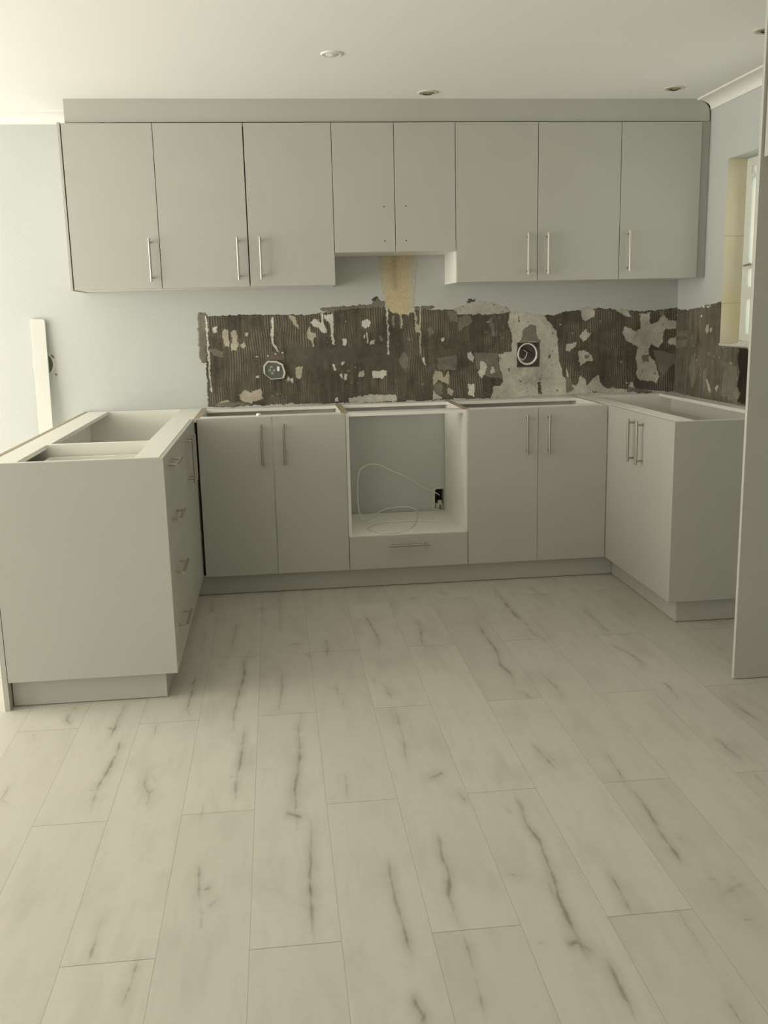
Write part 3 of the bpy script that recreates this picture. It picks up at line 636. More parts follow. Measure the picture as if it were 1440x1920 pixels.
def make_patch(name, polys, u0, u1, z0, z1, step, place, seed, parent, holes=(), ridge=True):
    us = np.arange(u0, u1+1e-6, step); zs = np.arange(z0, z1+1e-6, step); U, Z = np.meshgrid(us, zs)
    rng = np.random.RandomState(seed)
    n1 = vnoise(U.shape, 10, rng, 4); n2 = vnoise(U.shape, 10, rng, 4)
    f1 = vnoise(U.shape, 3.2, rng, 2); f2 = vnoise(U.shape, 3.2, rng, 2)
    WU = U+n1*0.0085+f1*0.0035; WZ = Z+n2*0.0085+f2*0.0045
    cls = np.zeros(U.shape, int)
    for c, poly in polys:
        xs = [q[0] for q in poly]; zz = [q[1] for q in poly]
        box_ = (WU > min(xs)) & (WU < max(xs)) & (WZ > min(zz)) & (WZ < max(zz))
        m = np.zeros_like(box_); m[box_] = inside(WU[box_], WZ[box_], poly); cls[m] = c
    # little specks of plaster left on the mortar, and specks of mortar on the pale plaster
    sp = vnoise(U.shape, 6, rng, 2); sp2 = vnoise(U.shape, 9, rng, 2); patchy = vnoise(U.shape, 90, rng, 2)
    cls[(cls == 1) & (sp > 0.66) & (patchy > 0.05)] = 3
    cls[(cls == 1) & (sp2 > 0.72) & (patchy > 0.12)] = 7
    cls[(cls == 2) & (sp < -0.70)] = 3
    big = vnoise(U.shape, 45, rng, 3)
    col = np.zeros(U.shape+(3,)); hgt = np.zeros(U.shape)
    for c in TONES: col[cls == c] = TONES[c]; hgt[cls == c] = HEIGHT[c]
    if ridge:   # notched-trowel ridges, mostly vertical, slightly wavering, worn away in places
        ph = (U+vnoise(U.shape, 60, rng, 2)*0.012+0.03*(Z-1.1))/0.0128
        wv = 0.5+0.5*np.cos(2*np.pi*ph); wear = np.clip(0.42+2.2*big+0.5*n1, 0.0, 1)
        mm = cls == 1
        hgt[mm] += (0.0034*wv*wear)[mm]
        str_ = vnoise((U.shape[0]//9+2, U.shape[1]), 5, rng, 3); str_ = np.repeat(str_, 9, 0)[:U.shape[0]]
        col[mm] *= (0.86+0.34*wv*wear+0.30*str_)[mm][:, None]
    else:
        mm = cls == 1; hgt[mm] += (0.002*np.clip(big, -1, 1))[mm]; st = vnoise((U.shape[0]//6+2, U.shape[1]), 7, rng, 3)
        st = np.repeat(st, 6, 0)[:U.shape[0]]; col[mm] *= (1.18+0.45*st)[mm][:, None]
    col *= (1+0.34*big+0.16*n2)[..., None]
    m4 = cls == 4      # the yellow patch fades into the grey paint along its sides and runs a little
    e = np.clip((np.abs(U-0.338+0.01*n1)-0.040)/0.062, 0, 1)+0.25*vnoise((U.shape[0], U.shape[1]), 12, rng, 3); e = np.clip(e, 0, 1)[..., None]
    yel = np.array(TONES[4])*(1-0.22*np.exp(-((U-0.325)/0.018)**2)*(Z > 1.48))[..., None]
    col[m4] = ((1-e)*yel+e*np.array((0.50, 0.505, 0.455)))[m4]
    hgt += 0.0006*n1
    # smooth the height a little so the steps read as broken edges
    for _ in range(1):
        h = hgt.copy(); h[1:-1, 1:-1] = (hgt[1:-1, 1:-1]*2+hgt[:-2, 1:-1]+hgt[2:, 1:-1]+hgt[1:-1, :-2]+hgt[1:-1, 2:])/6; hgt = h
    keep = cls > 0
    for h in holes: keep &= ~((U > h[0]) & (U < h[1]) & (Z > h[2]) & (Z < h[3]))
    hgt = np.where(keep, np.maximum(hgt, 0.0005), 0.0001); col = np.clip(col, 0.01, 0.8)
    fk = keep[:-1, :-1] | keep[1:, :-1] | keep[:-1, 1:] | keep[1:, 1:]
    inh = np.zeros_like(keep)
    for h in holes: inh |= (U > h[0]) & (U < h[1]) & (Z > h[2]) & (Z < h[3])
    fk &= ~(inh[:-1, :-1] | inh[1:, :-1] | inh[:-1, 1:] | inh[1:, 1:])
    # border vertices (not kept) take the colour of a kept neighbour
    for dy, dx in ((0, 1), (1, 0), (0, -1), (-1, 0), (1, 1), (-1, -1), (1, -1), (-1, 1)):
        k2 = np.roll(np.roll(keep, dy, 0), dx, 1); c2 = np.roll(np.roll(col, dy, 0), dx, 1); m = (~keep) & k2 & (col.sum(-1) < 0.035)
        col[m] = c2[m]
    idx = np.arange(U.size).reshape(U.shape)
    q = np.stack([idx[:-1, :-1], idx[:-1, 1:], idx[1:, 1:], idx[1:, :-1]], -1)[fk]
    used = np.unique(q); remap = np.full(U.size, -1); remap[used] = np.arange(len(used)); q = remap[q]
    co = place(U, Z, hgt).reshape(-1, 3)[used].astype(np.float32); cc = col.reshape(-1, 3)[used]
    me = bpy.data.meshes.new(name); me.vertices.add(len(co)); me.vertices.foreach_set('co', co.ravel())
    me.loops.add(q.size); me.loops.foreach_set('vertex_index', q.ravel().astype(np.int32))
    me.polygons.add(len(q)); me.polygons.foreach_set('loop_start', np.arange(0, q.size, 4, dtype=np.int32))
    me.update(); me.validate()
    at = me.attributes.new('tone', 'FLOAT_COLOR', 'POINT'); at.data.foreach_set('color', np.hstack([cc, np.ones((len(cc), 1))]).astype(np.float32).ravel())
    me.materials.append(PATCH)
    for pl in me.polygons: pl.use_smooth = True
    o = bpy.data.objects.new(name, me); C.objects.link(o); o['kind'] = 'structure'
    if parent: o.parent = parent
    return o
SOCK_L = (-0.385, -0.272, 1.026, 1.122)
BACK_PATCHES = [(c, [(1.95 if x > 1.868 else x, z) for x, z in p]) for c, p in BACK_PATCHES]
RIGHT_PATCHES = [(c, [(0.64 if y > 0.45 else y, z) for y, z in p]) for c, p in RIGHT_PATCHES]
mb = make_patch('exposed_mortar', BACK_PATCHES, -0.76, XW-0.002, 0.855, 1.70, 0.0026, lambda U, Z, H: np.stack([U, YW-H, Z], -1), 11, wall_back, holes=[HOLE_R])
mb['label'] = 'brown ridged tile adhesive with white plaster chips'
mr = make_patch('exposed_mortar', RIGHT_PATCHES, -1.0, YW-0.002, 0.80, 1.42, 0.0028, lambda U, Z, H: np.stack([XW-H, U, Z], -1), 23, bpy.data.objects['wall_right'],
    holes=[(WY0, WY1-0.0, WZ0-0.004, WZ1)], ridge=False)
mr['label'] = 'brown smeared tile adhesive below the window'
# plaster collar round the outlet hole in the oven niche
bm = bmesh.new(); random.seed(8)
def ragged(cx, cz, rx, rz, n, j): return [(cx+rx*(abs(math.cos(t))**.5*math.copysign(1, math.cos(t)))*(1+random.uniform(-j, j)), cz+rz*(abs(math.sin(t))**.5*math.copysign(1, math.sin(t)))*(1+random.uniform(-j, j))) for t in [2*math.pi*i/n for i in range(n)]]
inn = ragged(0.553, 0.335, 0.030, 0.062, 26, 0.08); out = ragged(0.550, 0.333, 0.042, 0.075, 26, 0.07)
inn = [(x, max(0.285, z) if x < 0.552 else z) for x, z in inn]
V = [[bm.verts.new((x, YW-d, z)) for x, z in ring] for ring, d in ((out, 0.0002), (out, 0.004), (inn, 0.005), (inn, 0.0002))]
for A, B in zip(V, V[1:]):
    for i in range(26): bm.faces.new((A[i], A[(i+1) % 26], B[(i+1) % 26], B[i]))
pc = obj('plaster_collar', bm, PLAST, wall_back); pc['kind'] = 'structure'
bm = bmesh.new(); box(bm, HOLE_C[0]+0.001, HOLE_C[1]-0.001, YW+0.07, YW+0.079, HOLE_C[2]+0.001, HOLE_C[3]-0.001)
o = obj('wall_cavity', bm, DARK, wall_back); o['kind'] = 'structure'
bm = bmesh.new()
for i, (x, z) in enumerate([(0.545, 0.30), (0.56, 0.315), (0.572, 0.296)]): box(bm, x-0.012, x+0.010, YW+0.012+i*0.01, YW+0.05, z-0.020, z+0.008, bevel=0.003)
o = obj('plaster_rubble', bm, PLAST, wall_back); o['kind'] = 'structure'

# ------------------------------------------------------------------ cabinets
def panel(t, name, x0, x1, y0, y1, z0, z1, mat=None, chip=False, bevel=0.0, label=None):
    bm = bmesh.new(); box(bm, x0, x1, y0, y1, z0, z1, top_mi=1 if chip else None, bevel=bevel)
    return obj(name, bm, [mat or WHITE, CHIP] if chip else (mat or WHITE), t, label)
def door_y(t, x0, x1, z0, z1, y, hx=None, hz=None, holes=None, lean=0.0):
    """door facing -y"""
    bm = bmesh.new(); box(bm, x0, x1, y, y+0.016, z0, z1, bevel=0.0012)
    if lean:
        for v in bm.verts:
            if v.co.x > (x0+x1)/2: v.co.x -= lean*(z1-v.co.z)/(z1-z0)
    d = obj('door', bm, GREY, t, origin=((x0+x1)/2, y+0.008, (z0+z1)/2))
    if hx is not None: handle(d, (hx, y, hz), (0, 0, 1), (0, -1, 0))
    for (a, c) in (holes or []):
        b2 = bmesh.new(); tube(b2, [(a, y-0.0004, c), (a, y+0.003, c)], 0.0034, 10)
        obj('drilled_hole', b2, DARK, d, origin=(a, y, c))
    return d
G = 0.0015
BY0, BY1 = 0.0165, YW-0.012
base_group = 'base cupboards standing round the kitchen'
# double base cupboard (left of the oven housing)
def carcass_y(t, x0, x1, y0, y1, z0, z1, base=True, back=True, rails=True, chip=True):
    T = 0.016
    panel(t, 'side_panel', x0+0.0005, x0+T, y0, y1, z0, z1, chip=chip); panel(t, 'side_panel', x1-T, x1-0.0005, y0, y1, z0, z1, chip=chip)
    if base: panel(t, 'base_panel', x0+T, x1-T, y0, y1, z0, z0+T)
    if back: panel(t, 'back_panel', x0+T, x1-T, y1-0.006, y1, z0+T, z1-0.001)
    if rails:
        panel(t, 'top_rail', x0+T, x1-T, y0, y0+0.075, z1-T, z1); panel(t, 'top_rail', x0+T, x1-T, y1-0.10, y1-0.006, z1-T, z1)
A0, A1 = XA, 0.0
t = thing('base_cabinet', 'grey two-door base cupboard left of the open oven housing, a dark gap down its middle', 'cupboard', ((A0+A1)/2, 0.3, 0), base_group)
carcass_y(t, A0, A1, BY0, BY1, ZB, ZT)
door_y(t, A0+G, -0.3545, ZB, ZT-0.001, 0.0, -0.407, 0.750, lean=0.0042)
door_y(t, -0.3530, A1-G, ZB, ZT-0.001, 0.0, -0.300, 0.750)
# oven housing
t = thing('oven_cabinet', 'open grey and white oven housing with one drawer below its shelf', 'cupboard', (0.3, 0.3, 0), base_group)
panel(t, 'side_panel', 0.0005, 0.0165, BY0-0.001, BY1, ZB, ZT, chip=True); panel(t, 'side_panel', 0.5835, 0.5995, BY0-0.001, BY1, ZB, ZT, chip=True)
panel(t, 'shelf', 0.0165, 0.5835, BY0, BY1, 0.2575, 0.2735)
panel(t, 'base_panel', 0.0165, 0.5835, BY0, BY1, ZB, ZB+0.016)
panel(t, 'top_rail', 0.0165, 0.5835, BY0, BY0+0.09, ZT-0.016, ZT); panel(t, 'top_rail', 0.0165, 0.5835, BY1-0.09, BY1, ZT-0.016, ZT)
dr = obj('drawer', bx(0.0+G, 0.6-G, 0.0, 0.016, ZB, 0.270, bevel=0.0012), GREY, t, origin=(0.3, 0.008, 0.19))
handle(dr, (0.300, 0.0, 0.2235), (1, 0, 0), (0, -1, 0))
# double base cupboard right of the oven housing
B0, B1 = 0.6, XB
t = thing('base_cabinet', 'grey two-door base cupboard right of the open oven housing', 'cupboard', ((B0+B1)/2, 0.3, 0), base_group)
carcass_y(t, B0, B1-0.002, BY0, BY1, ZB, ZT)
door_y(t, B0+G, 0.9565, ZB, ZT-0.001, 0.0, 0.897, 0.753)
door_y(t, 0.9580, B1-0.004, ZB, ZT-0.001, 0.0, 1.008, 0.753)
# corner base cupboard of the right run (doors face -x)
def door_x(t, y0, y1, z0, z1, x, out, hy=None, hz=None, name='door', bar=(0, 0, 1), mat=None):
    a, b_ = (x, x+0.016) if out < 0 else (x-0.016, x)
    d = obj(name, bx(a, b_, y0, y1, z0, z1, bevel=0.0012), mat or GREY, t, origin=(x, (y0+y1)/2, (z0+z1)/2))
    if hy is not None: handle(d, (x, hy, hz), bar, (out, 0, 0))
    return d
RY0, RY1 = -0.817, BY1
t = thing('corner_base_cabinet', 'grey two-door corner base cupboard of the short right run, grey end panel towards the camera', 'cupboard', (1.6, -0.2, 0), base_group)
RX0, RX1 = XR+0.0165, XW-0.012
panel(t, 'side_panel', RX0, RX1, RY1-0.016, RY1, ZB, ZT)
panel(t, 'end_panel', XR, RX1, RY0, RY0+0.017, ZB, ZT, mat=GREY, bevel=0.001, label='grey end panel')
panel(t, 'side_panel', RX0, RX1, RY0+0.0175, RY0+0.033, ZB, ZT-0.0005)
panel(t, 'base_panel', RX0, RX1, RY0+0.033, RY1-0.016, ZB, ZB+0.016)
panel(t, 'top_rail', RX0, RX0+0.085, RY0+0.033, RY1-0.016, ZT-0.016, ZT, label='white rail under a film strip')
panel(t, 'top_rail', RX1-0.085, RX1-0.016, RY0+0.033, RY1-0.016, ZT-0.016, ZT)
panel(t, 'top_rail', RX1-0.016, RX1, RY0+0.033, RY1-0.016, ZT-0.10, ZT)
panel(t, 'back_panel', RX1-0.006, RX1, RY0+0.033, RY1-0.016, ZB+0.016, ZT-0.101)
panel(t, 'side_panel', XR+0.001, XR+0.016, 0.018, RY1-0.001, ZB, ZT)
door_x(t, RY0+0.018, -0.4110, ZB, ZT-0.001, XR, -1, -0.470, 0.753)
door_x(t, -0.4095, -0.002, ZB, ZT-0.001, XR, -1, -0.362, 0.753)

# peninsula (left run, doors face +x)
PY0, PYS, PY1 = -1.313, -0.812, BY1
LX1 = XL-0.0165; LX0 = XLT+0.018
t = thing('drawer_cabinet', 'grey four-drawer base cupboard at the near end of the peninsula', 'cupboard', ((LX0+LX1)/2, -1.06, 0), base_group)
panel(t, 'end_panel', LX0+0.001, XL, PY0, PY0+0.016, ZB, ZT, mat=GREY, bevel=0.001, label='broad grey end panel')
panel(t, 'side_panel', LX0+0.001, LX1, PY0+0.0165, PY0+0.032, ZB, ZT)
panel(t, 'side_panel', LX0+0.001, LX1, PYS-0.016, PYS-0.0005, ZB, ZT)
panel(t, 'base_panel', LX0+0.001, LX1, PY0+0.032, PYS-0.016, ZB, ZB+0.016)
panel(t, 'top_rail', LX0+0.001, LX0+0.095, PY0+0.032, PYS-0.016, ZT-0.016, ZT); panel(t, 'top_rail', LX1-0.085, LX1, PY0+0.032, PYS-0.016, ZT-0.016, ZT)
dz = [(0.7135, ZT-0.001, 0.838), (0.5115, 0.7120, 0.640), (0.3095, 0.5100, 0.4405), (ZB, 0.3080, 0.239)]
for z0, z1, hz in dz:
    d = door_x(t, PY0+0.017, -0.8295, z0, z1, XL, 1, -1.083, hz, name='drawer', bar=(0, 1, 0))
    bm = bmesh.new(); bz0, bz1 = z0+0.02, min(z1-0.03, z0+0.125)
    x0, x1, y0, y1 = LX0+0.105, LX1-0.001, PY0+0.046, PYS-0.030
    box(bm, x0, x1, y0, y0+0.014, bz0, bz1); box(bm, x0, x1, y1-0.014, y1, bz0, bz1); box(bm, x0, x0+0.014, y0+0.014, y1-0.014, bz0, bz1); box(bm, x0+0.014, x1, y0+0.014, y1-0.014, bz0, bz0+0.008)
    obj('drawer_box', bm, WHITE, d)
t = thing('base_cabinet', 'grey two-door base cupboard on the peninsula between the drawers and the back wall', 'cupboard', ((LX0+LX1)/2, -0.12, 0), base_group)
panel(t, 'side_panel', LX0+0.001, LX1, PYS+0.0005, PYS+0.016, ZB, ZT); panel(t, 'side_panel', LX0+0.001, LX1-0.0005, PY1-0.016, PY1, ZB, ZT)
panel(t, 'base_panel', LX0+0.001, LX1, PYS+0.016, PY1-0.016, ZB, ZB+0.016)
panel(t, 'top_rail', LX0+0.001, LX0+0.105, PYS+0.016, PY1-0.016, ZT-0.016, ZT); panel(t, 'top_rail', LX1-0.095, LX1, PYS+0.016, PY1-0.016, ZT-0.016, ZT)
panel(t, 'back_panel', LX0+0.001, LX0+0.007, PYS+0.016, PY1-0.016, ZB+0.016, ZT-0.017)
panel(t, 'added_blind_panel', LX1+0.0005, XL-0.001, -0.0155, PY1, ZB, ZT)  # unseen panel added to keep light out of the corner slit
panel(t, 'filler_strip', XL-0.0005, XA-0.0005, 0.008, PY1, ZT-0.018, ZT, chip=True)
door_x(t, -0.8280, -0.4160, ZB, ZT-0.001, XL, 1, -0.462, 0.753)
door_x(t, -0.4145, -0.016, ZB, ZT-0.001, XL, 1, -0.372, 0.753)
o = obj('back_panel', bx(XLT, XLT+0.0175, PY0-0.001, YW-0.004, 0.001, ZT+0.001, top_mi=1, bevel=0.0), [GREY, CHIP])
tag(o, 'long grey panel closing the living-room side of the peninsula down to the floor', 'panel')

# plinths
PH = ZB-0.002
pg = 'grey kickboards under the base cupboards'
def plinth(x0, x1, y0, y1, label):
    tag(obj('plinth', bx(x0, x1, y0, y1, 0.0025, PH, bevel=0.0008), GREY), label, 'kickboard', pg)
plinth(XL-0.05, XR+0.0515, 0.048, 0.064, 'long grey kickboard under the back run of cupboards')
plinth(XR+0.052, XR+0.068, -0.778, 0.0475, 'grey kickboard under the doors of the right run')
plinth(XR+0.0685, RX1-0.005, -0.778, -0.762, 'short grey kickboard under the end panel of the right run')
plinth(LX0+0.003, XL-0.047, -1.274, -1.258, 'short grey kickboard under the near end of the peninsula')
plinth(XL-0.063, XL-0.047, -1.2575, 0.0475, 'grey kickboard under the drawers and doors of the peninsula')

# ------------------------------------------------------------------ wall cupboards
ZU0, ZU1, ZM = 1.500, 2.258, 1.654
UY0, UY1 = YU+0.0165, YW-0.002
ug = 'grey wall cupboards in one row'
def wall_cab(label, x0, x1, z0, doors):
    t = thing('wall_cabinet', label, 'cupboard', ((x0+x1)/2, UY1, z0), ug)
    T = 0.016
    panel(t, 'side_panel', x0+0.0005, x0+T, UY0, UY1, z0, ZU1); panel(t, 'side_panel', x1-T, x1-0.0005, UY0, UY1, z0, ZU1)
    panel(t, 'base_panel', x0+T, x1-T, UY0, UY1, z0, z0+T); panel(t, 'top_panel', x0+T, x1-T, UY0, UY1, ZU1-T, ZU1)
    panel(t, 'shelf', x0+T, x1-T, UY0+0.03, UY1-0.004, (z0+ZU1)/2, (z0+ZU1)/2+T); panel(t, 'back_panel', x0+T, x1-T, UY1-0.004, UY1, z0+T, ZU1-T)
    for d in doors: door_y(t, d[0], d[1], z0, ZU1-0.001, YU, *d[2:])
    return t
u = [-1.2715, -0.8516, -0.4294, -0.0105, 0.2914, 0.5936, 1.0084, 1.4315, 1.8456]
wall_cab('grey single-door wall cupboard at the left end of the row', u[0], u[1], ZU0, [(u[0]+0.0045, u[1]-G, -0.898, 1.633)])
wall_cab('grey two-door wall cupboard left of the short middle one', u[1], u[3], ZU0, [(u[1]+G, u[2]-0.0026, -0.481, 1.633), (u[2]+0.0026, u[3]-G, -0.3725, 1.633)])
wall_cab('short two-door wall cupboard above the yellow stain, without handles', u[3], u[5], ZM,
    [(u[3]+G, u[4]-G, None, None, [(0.2375, 1.868), (0.2380, 1.7055)]), (u[4]+G, u[5]-G, None, None, [(0.3450, 1.870), (0.3440, 1.706)])])
wall_cab('grey two-door wall cupboard right of the short middle one', u[5], u[7], ZU0, [(u[5]+G, u[6]-G, 0.9545, 1.632), (u[6]+G, u[7]-G, 1.0565, 1.632)])
wall_cab('grey single-door wall cupboard at the right end of the row', u[7], u[8], ZU0, [(u[7]+G, u[8]-G, 1.4775, 1.639)])
tag(obj('end_panel', bx(u[0]-0.0135, u[0]-0.0008, YU-0.001, UY1, ZU0-0.004, ZU1+0.003, bevel=0.0008), GREY), 'thin grey panel closing the left end of the wall cupboards', 'panel')
bm = bmesh.new(); top = [(-1.2505, ZU1+0.0045), (-1.2505, ZC-0.0005), (1.8155, ZC-0.0005)]
for i in range(1, 9):
    a = math.pi/2*i/8; top.append((1.8155+0.070*math.sin(a), ZC-0.0005-0.062*(1-math.cos(a))))
top += [(1.8870, ZU1+0.0045)]
prism(bm, top, 1, 0.2405, 0.2565)
fp = tag(obj('filler_panel', bm, GREY), 'grey filler panel between wall cupboards and ceiling, rounded at its right end', 'panel')
tag(obj('scribe_strip', bx(u[8]+0.0012, XW-0.0015, 0.2465, 0.2625, ZU0, ZU1+0.004), GREY), 'narrow grey upright strip between last wall cupboard and right wall', 'panel')

# ------------------------------------------------------------------ tall fridge housing on the right
TX, TY = 1.303, -1.4576
t = thing('tall_cabinet', 'tall grey fridge housing at the right edge, white front edge, overhead cupboard', 'cupboard', (1.6, -1.8, 0))
bm = bmesh.new(); fs = box(bm, TX, XW-0.004, TY, TY+0.016, 0.003, ZC-0.004); fs[4].material_index = 1
obj('side_panel', bm, [GREY, EDGE], t, 'grey panel with a white front edge')
bm = bmesh.new(); fs = box(bm, TX, XW-0.004, -2.276, -2.26, 0.003, ZC-0.004); fs[4].material_index = 1
obj('side_panel', bm, [GREY, EDGE], t)
panel(t, 'base_panel', TX+0.027, XW-0.004, -2.2595, TY-0.0005, 1.835, 1.851)
panel(t, 'top_panel', TX+0.027, XW-0.004, -2.2595, TY-0.0005, 2.34, 2.356)
door_x(t, -1.857, TY-0.006, 1.832, 2.352, TX+0.009, -1); door_x(t, -2.256, -1.860, 1.832, 2.352, TX+0.009, -1)

# ------------------------------------------------------------------ ceiling lights
lg = 'recessed downlights in the kitchen ceiling'
def downlight(x, y, label, dead=True, r=0.044):
    t = thing('downlight', label, 'ceiling light', (x, y, ZC), lg)
    bm = bmesh.new(); seg = 32
    prof = [(r+0.006, 0.0), (r+0.005, -0.0035), (r, -0.0055), (r-0.009, -0.005), (r-0.012, -0.001)]
    rings = [[bm.verts.new((x+a*math.cos(2*math.pi*k/seg), y+a*math.sin(2*math.pi*k/seg), ZC+z)) for k in range(seg)] for a, z in prof]
    for A, B in zip(rings, rings[1:]):
        for k in range(seg): bm.faces.new((A[k], A[(k+1) % seg], B[(k+1) % seg], B[k])).smooth = True
    obj('trim_ring', bm, [PLAST if dead else LAMPW], t)
    bm = bmesh.new(); random.seed(int(x*1000))
    rr = r-0.013
    prof = [(rr, -0.0008), (rr*0.9, -0.0062), (rr*0.62, -0.0040), (rr*0.4, -0.0085), (0.0015, -0.0105)]
    rings = [[bm.verts.new((x+a*math.cos(2*math.pi*k/seg)*(1+(random.uniform(-.05, .05) if dead else 0)), y+a*math.sin(2*math.pi*k/seg), ZC+z)) for k in range(seg)] for a, z in prof]
    for A, B in zip(rings, rings[1:]):
        for k in range(seg): bm.faces.new((A[k], A[(k+1) % seg], B[(k+1) % seg], B[k])).smooth = True
    bm.faces.new(rings[-1])
    obj('lamp', bm, [RUST if dead else LAMPW], t)
    if dead:
        bm = bmesh.new(); tube(bm, [(x-rr*0.8, y-0.006, ZC-0.009), (x-0.008, y-0.004, ZC-0.013), (x+rr*0.5, y+0.003, ZC-0.009)], 0.0022, 6)
        obj('clip', bm, DARK, t)
downlight(-0.049, -0.566, 'white recessed downlight, nearest the camera and left of the others', False, 0.040)
downlight(0.441, 0.100, 'tarnished downlight in the ceiling above the short middle wall cupboard', True)
downlight(1.600, 0.006, 'tarnished downlight near the right-hand corner above the last wall cupboard', True)
downlight(1.565, -0.936, 'tarnished downlight half hidden behind the tall housing at the right edge', True)

# ------------------------------------------------------------------ electrical boxes, cables, loose things
t = thing('socket_box', 'old grey-green socket plate hanging loose from the stripped wall above the left base cupboard', 'socket', (-0.328, YW, 1.075))
bm = bmesh.new()
hexo = [(-0.389, 1.060), (-0.389, 1.100), (-0.366, 1.125), (-0.318, 1.123), (-0.285, 1.106), (-0.273, 1.060), (-0.282, 1.032), (-0.350, 1.026)]
hexi = [(-0.381, 1.056), (-0.380, 1.097), (-0.362, 1.117), (-0.320, 1.114), (-0.291, 1.099), (-0.283, 1.058), (-0.292, 1.034), (-0.348, 1.030)]
V = [[bm.verts.new((x, YW-d, z)) for x, z in ring] for ring, d in ((hexo, 0.0), (hexo, 0.022), (hexi, 0.022), (hexi, 0.012))]
for A, B in zip(V, V[1:]):
    for i in range(8): bm.faces.new((A[i], A[(i+1) % 8], B[(i+1) % 8], B[i]))
obj('box_rim', bm, PLAST, t)
bm = bmesh.new(); prism(bm, hexi, 1, YW-0.018, YW-0.010); obj('plate', bm, CIRC, t)
bm = bmesh.new()
for x, z in ((-0.347, 1.092), (-0.356, 1.076), (-0.333, 1.074), (-0.343, 1.060)):
    seg = 14; R1 = [bm.verts.new((x+0.0055*math.cos(2*math.pi*k/seg), YW-0.0195, z+0.0055*math.sin(2*math.pi*k/seg))) for k in range(seg)]; R2 = [bm.verts.new((x+0.0038*math.cos(2*math.pi*k/seg), YW-0.0195, z+0.0038*math.sin(2*math.pi*k/seg))) for k in range(seg)]
    R0 = [bm.verts.new((v.co.x, YW-0.0175, v.co.z)) for v in R1]
    for k in range(seg): bm.faces.new((R1[k], R1[(k+1) % seg], R2[(k+1) % seg], R2[k])); bm.faces.new((R0[k], R0[(k+1) % seg], R1[(k+1) % seg], R1[k]))
obj('terminals', bm, LAMPW, t)
obj('switch', bx(-0.317, -0.303, YW-0.022, YW-0.017, 1.070, 1.094, bevel=0.001), LAMPW, t)
bm = bmesh.new(); box(bm, -0.372, -0.275, YW-0.0075, YW-0.0045, 1.127, 1.172); obj('bracket', bm, BROWN, t)
for x, z in ((-0.362, 1.150), (-0.285, 1.165), (-0.322, 1.160)):
    bm = bmesh.new(); tube(bm, [(x, YW-0.010, z), (x, YW-0.0075, z)], 0.004, 8); obj('screw', bm, LAMPW, t)
# right-hand back box with a coil of cable
t = thing('junction_box', 'recessed box with coiled white cable in the pale plaster right of centre', 'socket', (1.055, YW, 1.117))
bm = bmesh.new(); x0, x1, z0, z1 = HOLE_R[0]+0.002, HOLE_R[1]-0.002, HOLE_R[2]+0.002, HOLE_R[3]-0.002; T = 0.003
box(bm, x0, x1, YW+0.04, YW+0.043, z0, z1); box(bm, x0, x0+T, YW-0.001, YW+0.04, z0, z1); box(bm, x1-T, x1, YW-0.001, YW+0.04, z0, z1); box(bm, x0+T, x1-T, YW-0.001, YW+0.04, z0, z0+T); box(bm, x0+T, x1-T, YW-0.001, YW+0.04, z1-T, z1)
obj('box', bm, PINK, t)
bm = bmesh.new()
cx, cz = 1.047, 1.124
pts = [(cx+(0.049+0.0035*i/40)*math.cos(2.6+2*math.pi*i/24), YW-0.006-0.007*i/60, cz-0.001+(0.053+0.003*i/40)*math.sin(2.6+2*math.pi*i/24)) for i in range(62)]
tube(bm, pts, 0.0034, 8)
pts = [(cx-0.050, YW-0.004, cz-0.02), (cx-0.020, YW+0.0, cz-0.034), (cx-0.006, YW+0.006, cz-0.02), (cx+0.004, YW+0.012, cz+0.004), (cx-0.01, YW+0.03, cz+0.02)]
tube(bm, pts, 0.0034, 8)
obj('cable_coil', bm, CABLEM, t, 'white cable coiled on the box')
bm = bmesh.new()
for k, (ox, oz) in enumerate(((0.0, 0.0), (0.014, -0.006), (-0.012, 0.004))):
    pts = [(cx+ox-0.02, YW+0.032, cz+oz+0.030), (cx+ox, YW+0.008, cz+oz+0.020), (cx+ox+0.022, YW+0.002, cz+oz+0.004), (cx+ox+0.012, YW+0.010, cz+oz-0.010), (cx+ox+0.004, YW+0.015, cz+oz+0.006)]
    tube(bm, pts, 0.0018, 6)
obj('wires', bm, DARK, t)
# thin cable in the oven niche
def smooth(pts, n=6):
    P = [Vector(p) for p in pts]; out = []
    for i in range(len(P)-1):
        a, b_, c, d = P[max(i-1, 0)], P[i], P[i+1], P[min(i+2, len(P)-1)]
        for k in range(n):
            s = k/n; out.append(0.5*((2*b_)+(-a+c)*s+(2*a-5*b_+4*c-d)*s*s+(-a+3*b_-3*c+d)*s*s*s))
    out.append(P[-1]); return [(p.x, p.y, max(p.z, 0.2778) if i > 8 else p.z) for i, p in enumerate(out)]
bm = bmesh.new(); tube(bm, smooth([(0.556, YW+0.03, 0.352)]+CABLE), 0.0032, 8)
tag(obj('cable', bm, CABLEM), 'thin white cable looping out of the wall hole onto the oven housing shelf', 'cable')
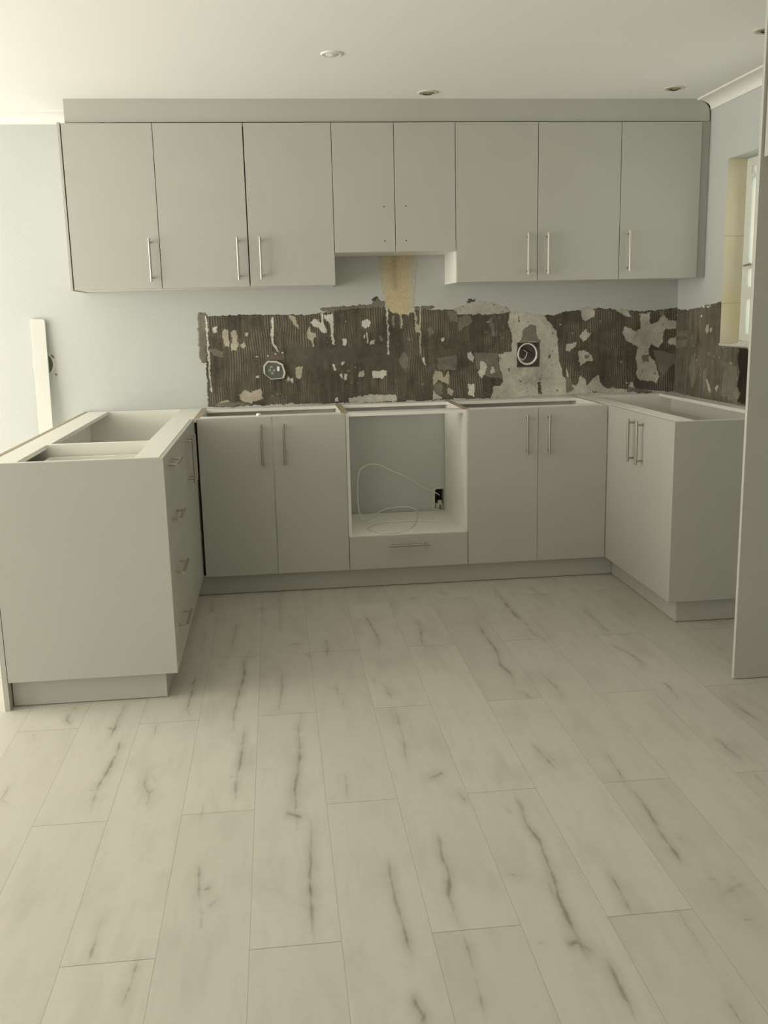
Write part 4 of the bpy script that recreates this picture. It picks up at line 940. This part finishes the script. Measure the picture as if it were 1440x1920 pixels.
# half-hidden socket hole behind the batten
t = thing('wall_socket', 'broken wall socket half hidden behind the upright white board on the left wall', 'socket', (-1.50, YW, 1.14))
bm = bmesh.new()
out = [(-1.575+0.115*(0.5+0.5*math.cos(a)*1.0), 1.140+0.068*math.sin(a)) for a in [2*math.pi*i/20 for i in range(20)]]
inn = [(-1.567+0.095*(0.5+0.5*math.cos(a)), 1.140+0.054*math.sin(a)) for a in [2*math.pi*i/20 for i in range(20)]]
V = [[bm.verts.new((x, YW-d, z)) for x, z in ring] for ring, d in ((out, 0.0), (out, 0.003), (inn, 0.004), (inn, 0.0004))]
for A, B in zip(V, V[1:]):
    for i in range(20): bm.faces.new((A[i], A[(i+1) % 20], B[(i+1) % 20], B[i]))
obj('plaster_rim', bm, PLAST, t)
bm = bmesh.new(); prism(bm, inn, 1, YW-0.0025, YW-0.0003); obj('socket_body', bm, CIRC, t)
bm = bmesh.new(); tube(bm, [(-1.478, YW-0.005, 1.185), (-1.470, YW-0.006, 1.178), (-1.466, YW-0.005, 1.170)], 0.0028, 6); obj('loose_wire', bm, DARK, t)
bm = bmesh.new(); tube(bm, [(-1.464, YW-0.004, 1.086), (-1.460, YW-0.004, 1.083)], 0.0035, 8); obj('screw', bm, DARK, t)
# white board leaning on the wall beside the peninsula
bm = bmesh.new()
ol = [(-1.562, 0.003), (-1.490, 0.003), (-1.490, 1.358), (-1.492, 1.365), (-1.498, 1.3695), (-1.562, 1.373)]
prism(bm, ol, 1, -0.009, 0.009)
bmesh.ops.bevel(bm, geom=[e for e in bm.edges], offset=0.0015, segments=1, affect='EDGES')
sh = Matrix.Rotation(-math.atan2(0.085, 1.37), 4, 'X'); bmesh.ops.transform(bm, matrix=sh, verts=bm.verts)
tilt = -0.012
for v in bm.verts: v.co.y += YW-0.011-0.086; v.co.z += 0.001
tag(obj('board', bm, WOODW), 'tall narrow white board leaning on the wall left of the peninsula', 'board')
# small white cap lying on the front rail
bm = bmesh.new(); bmesh.ops.create_uvsphere(bm, u_segments=14, v_segments=8, radius=0.0115)
for v in bm.verts:
    v.co.z = max(v.co.z, -0.004); v.co.x *= 1.1+0.12*math.sin(v.co.y*300)
bmesh.ops.translate(bm, verts=bm.verts, vec=(-0.416, 0.034, ZT+0.0042))
for f in bm.faces: f.smooth = True
tag(obj('plaster_crumb', bm, LAMPW), 'small white crumb of plaster on the front rail of the left base cupboard', 'debris')
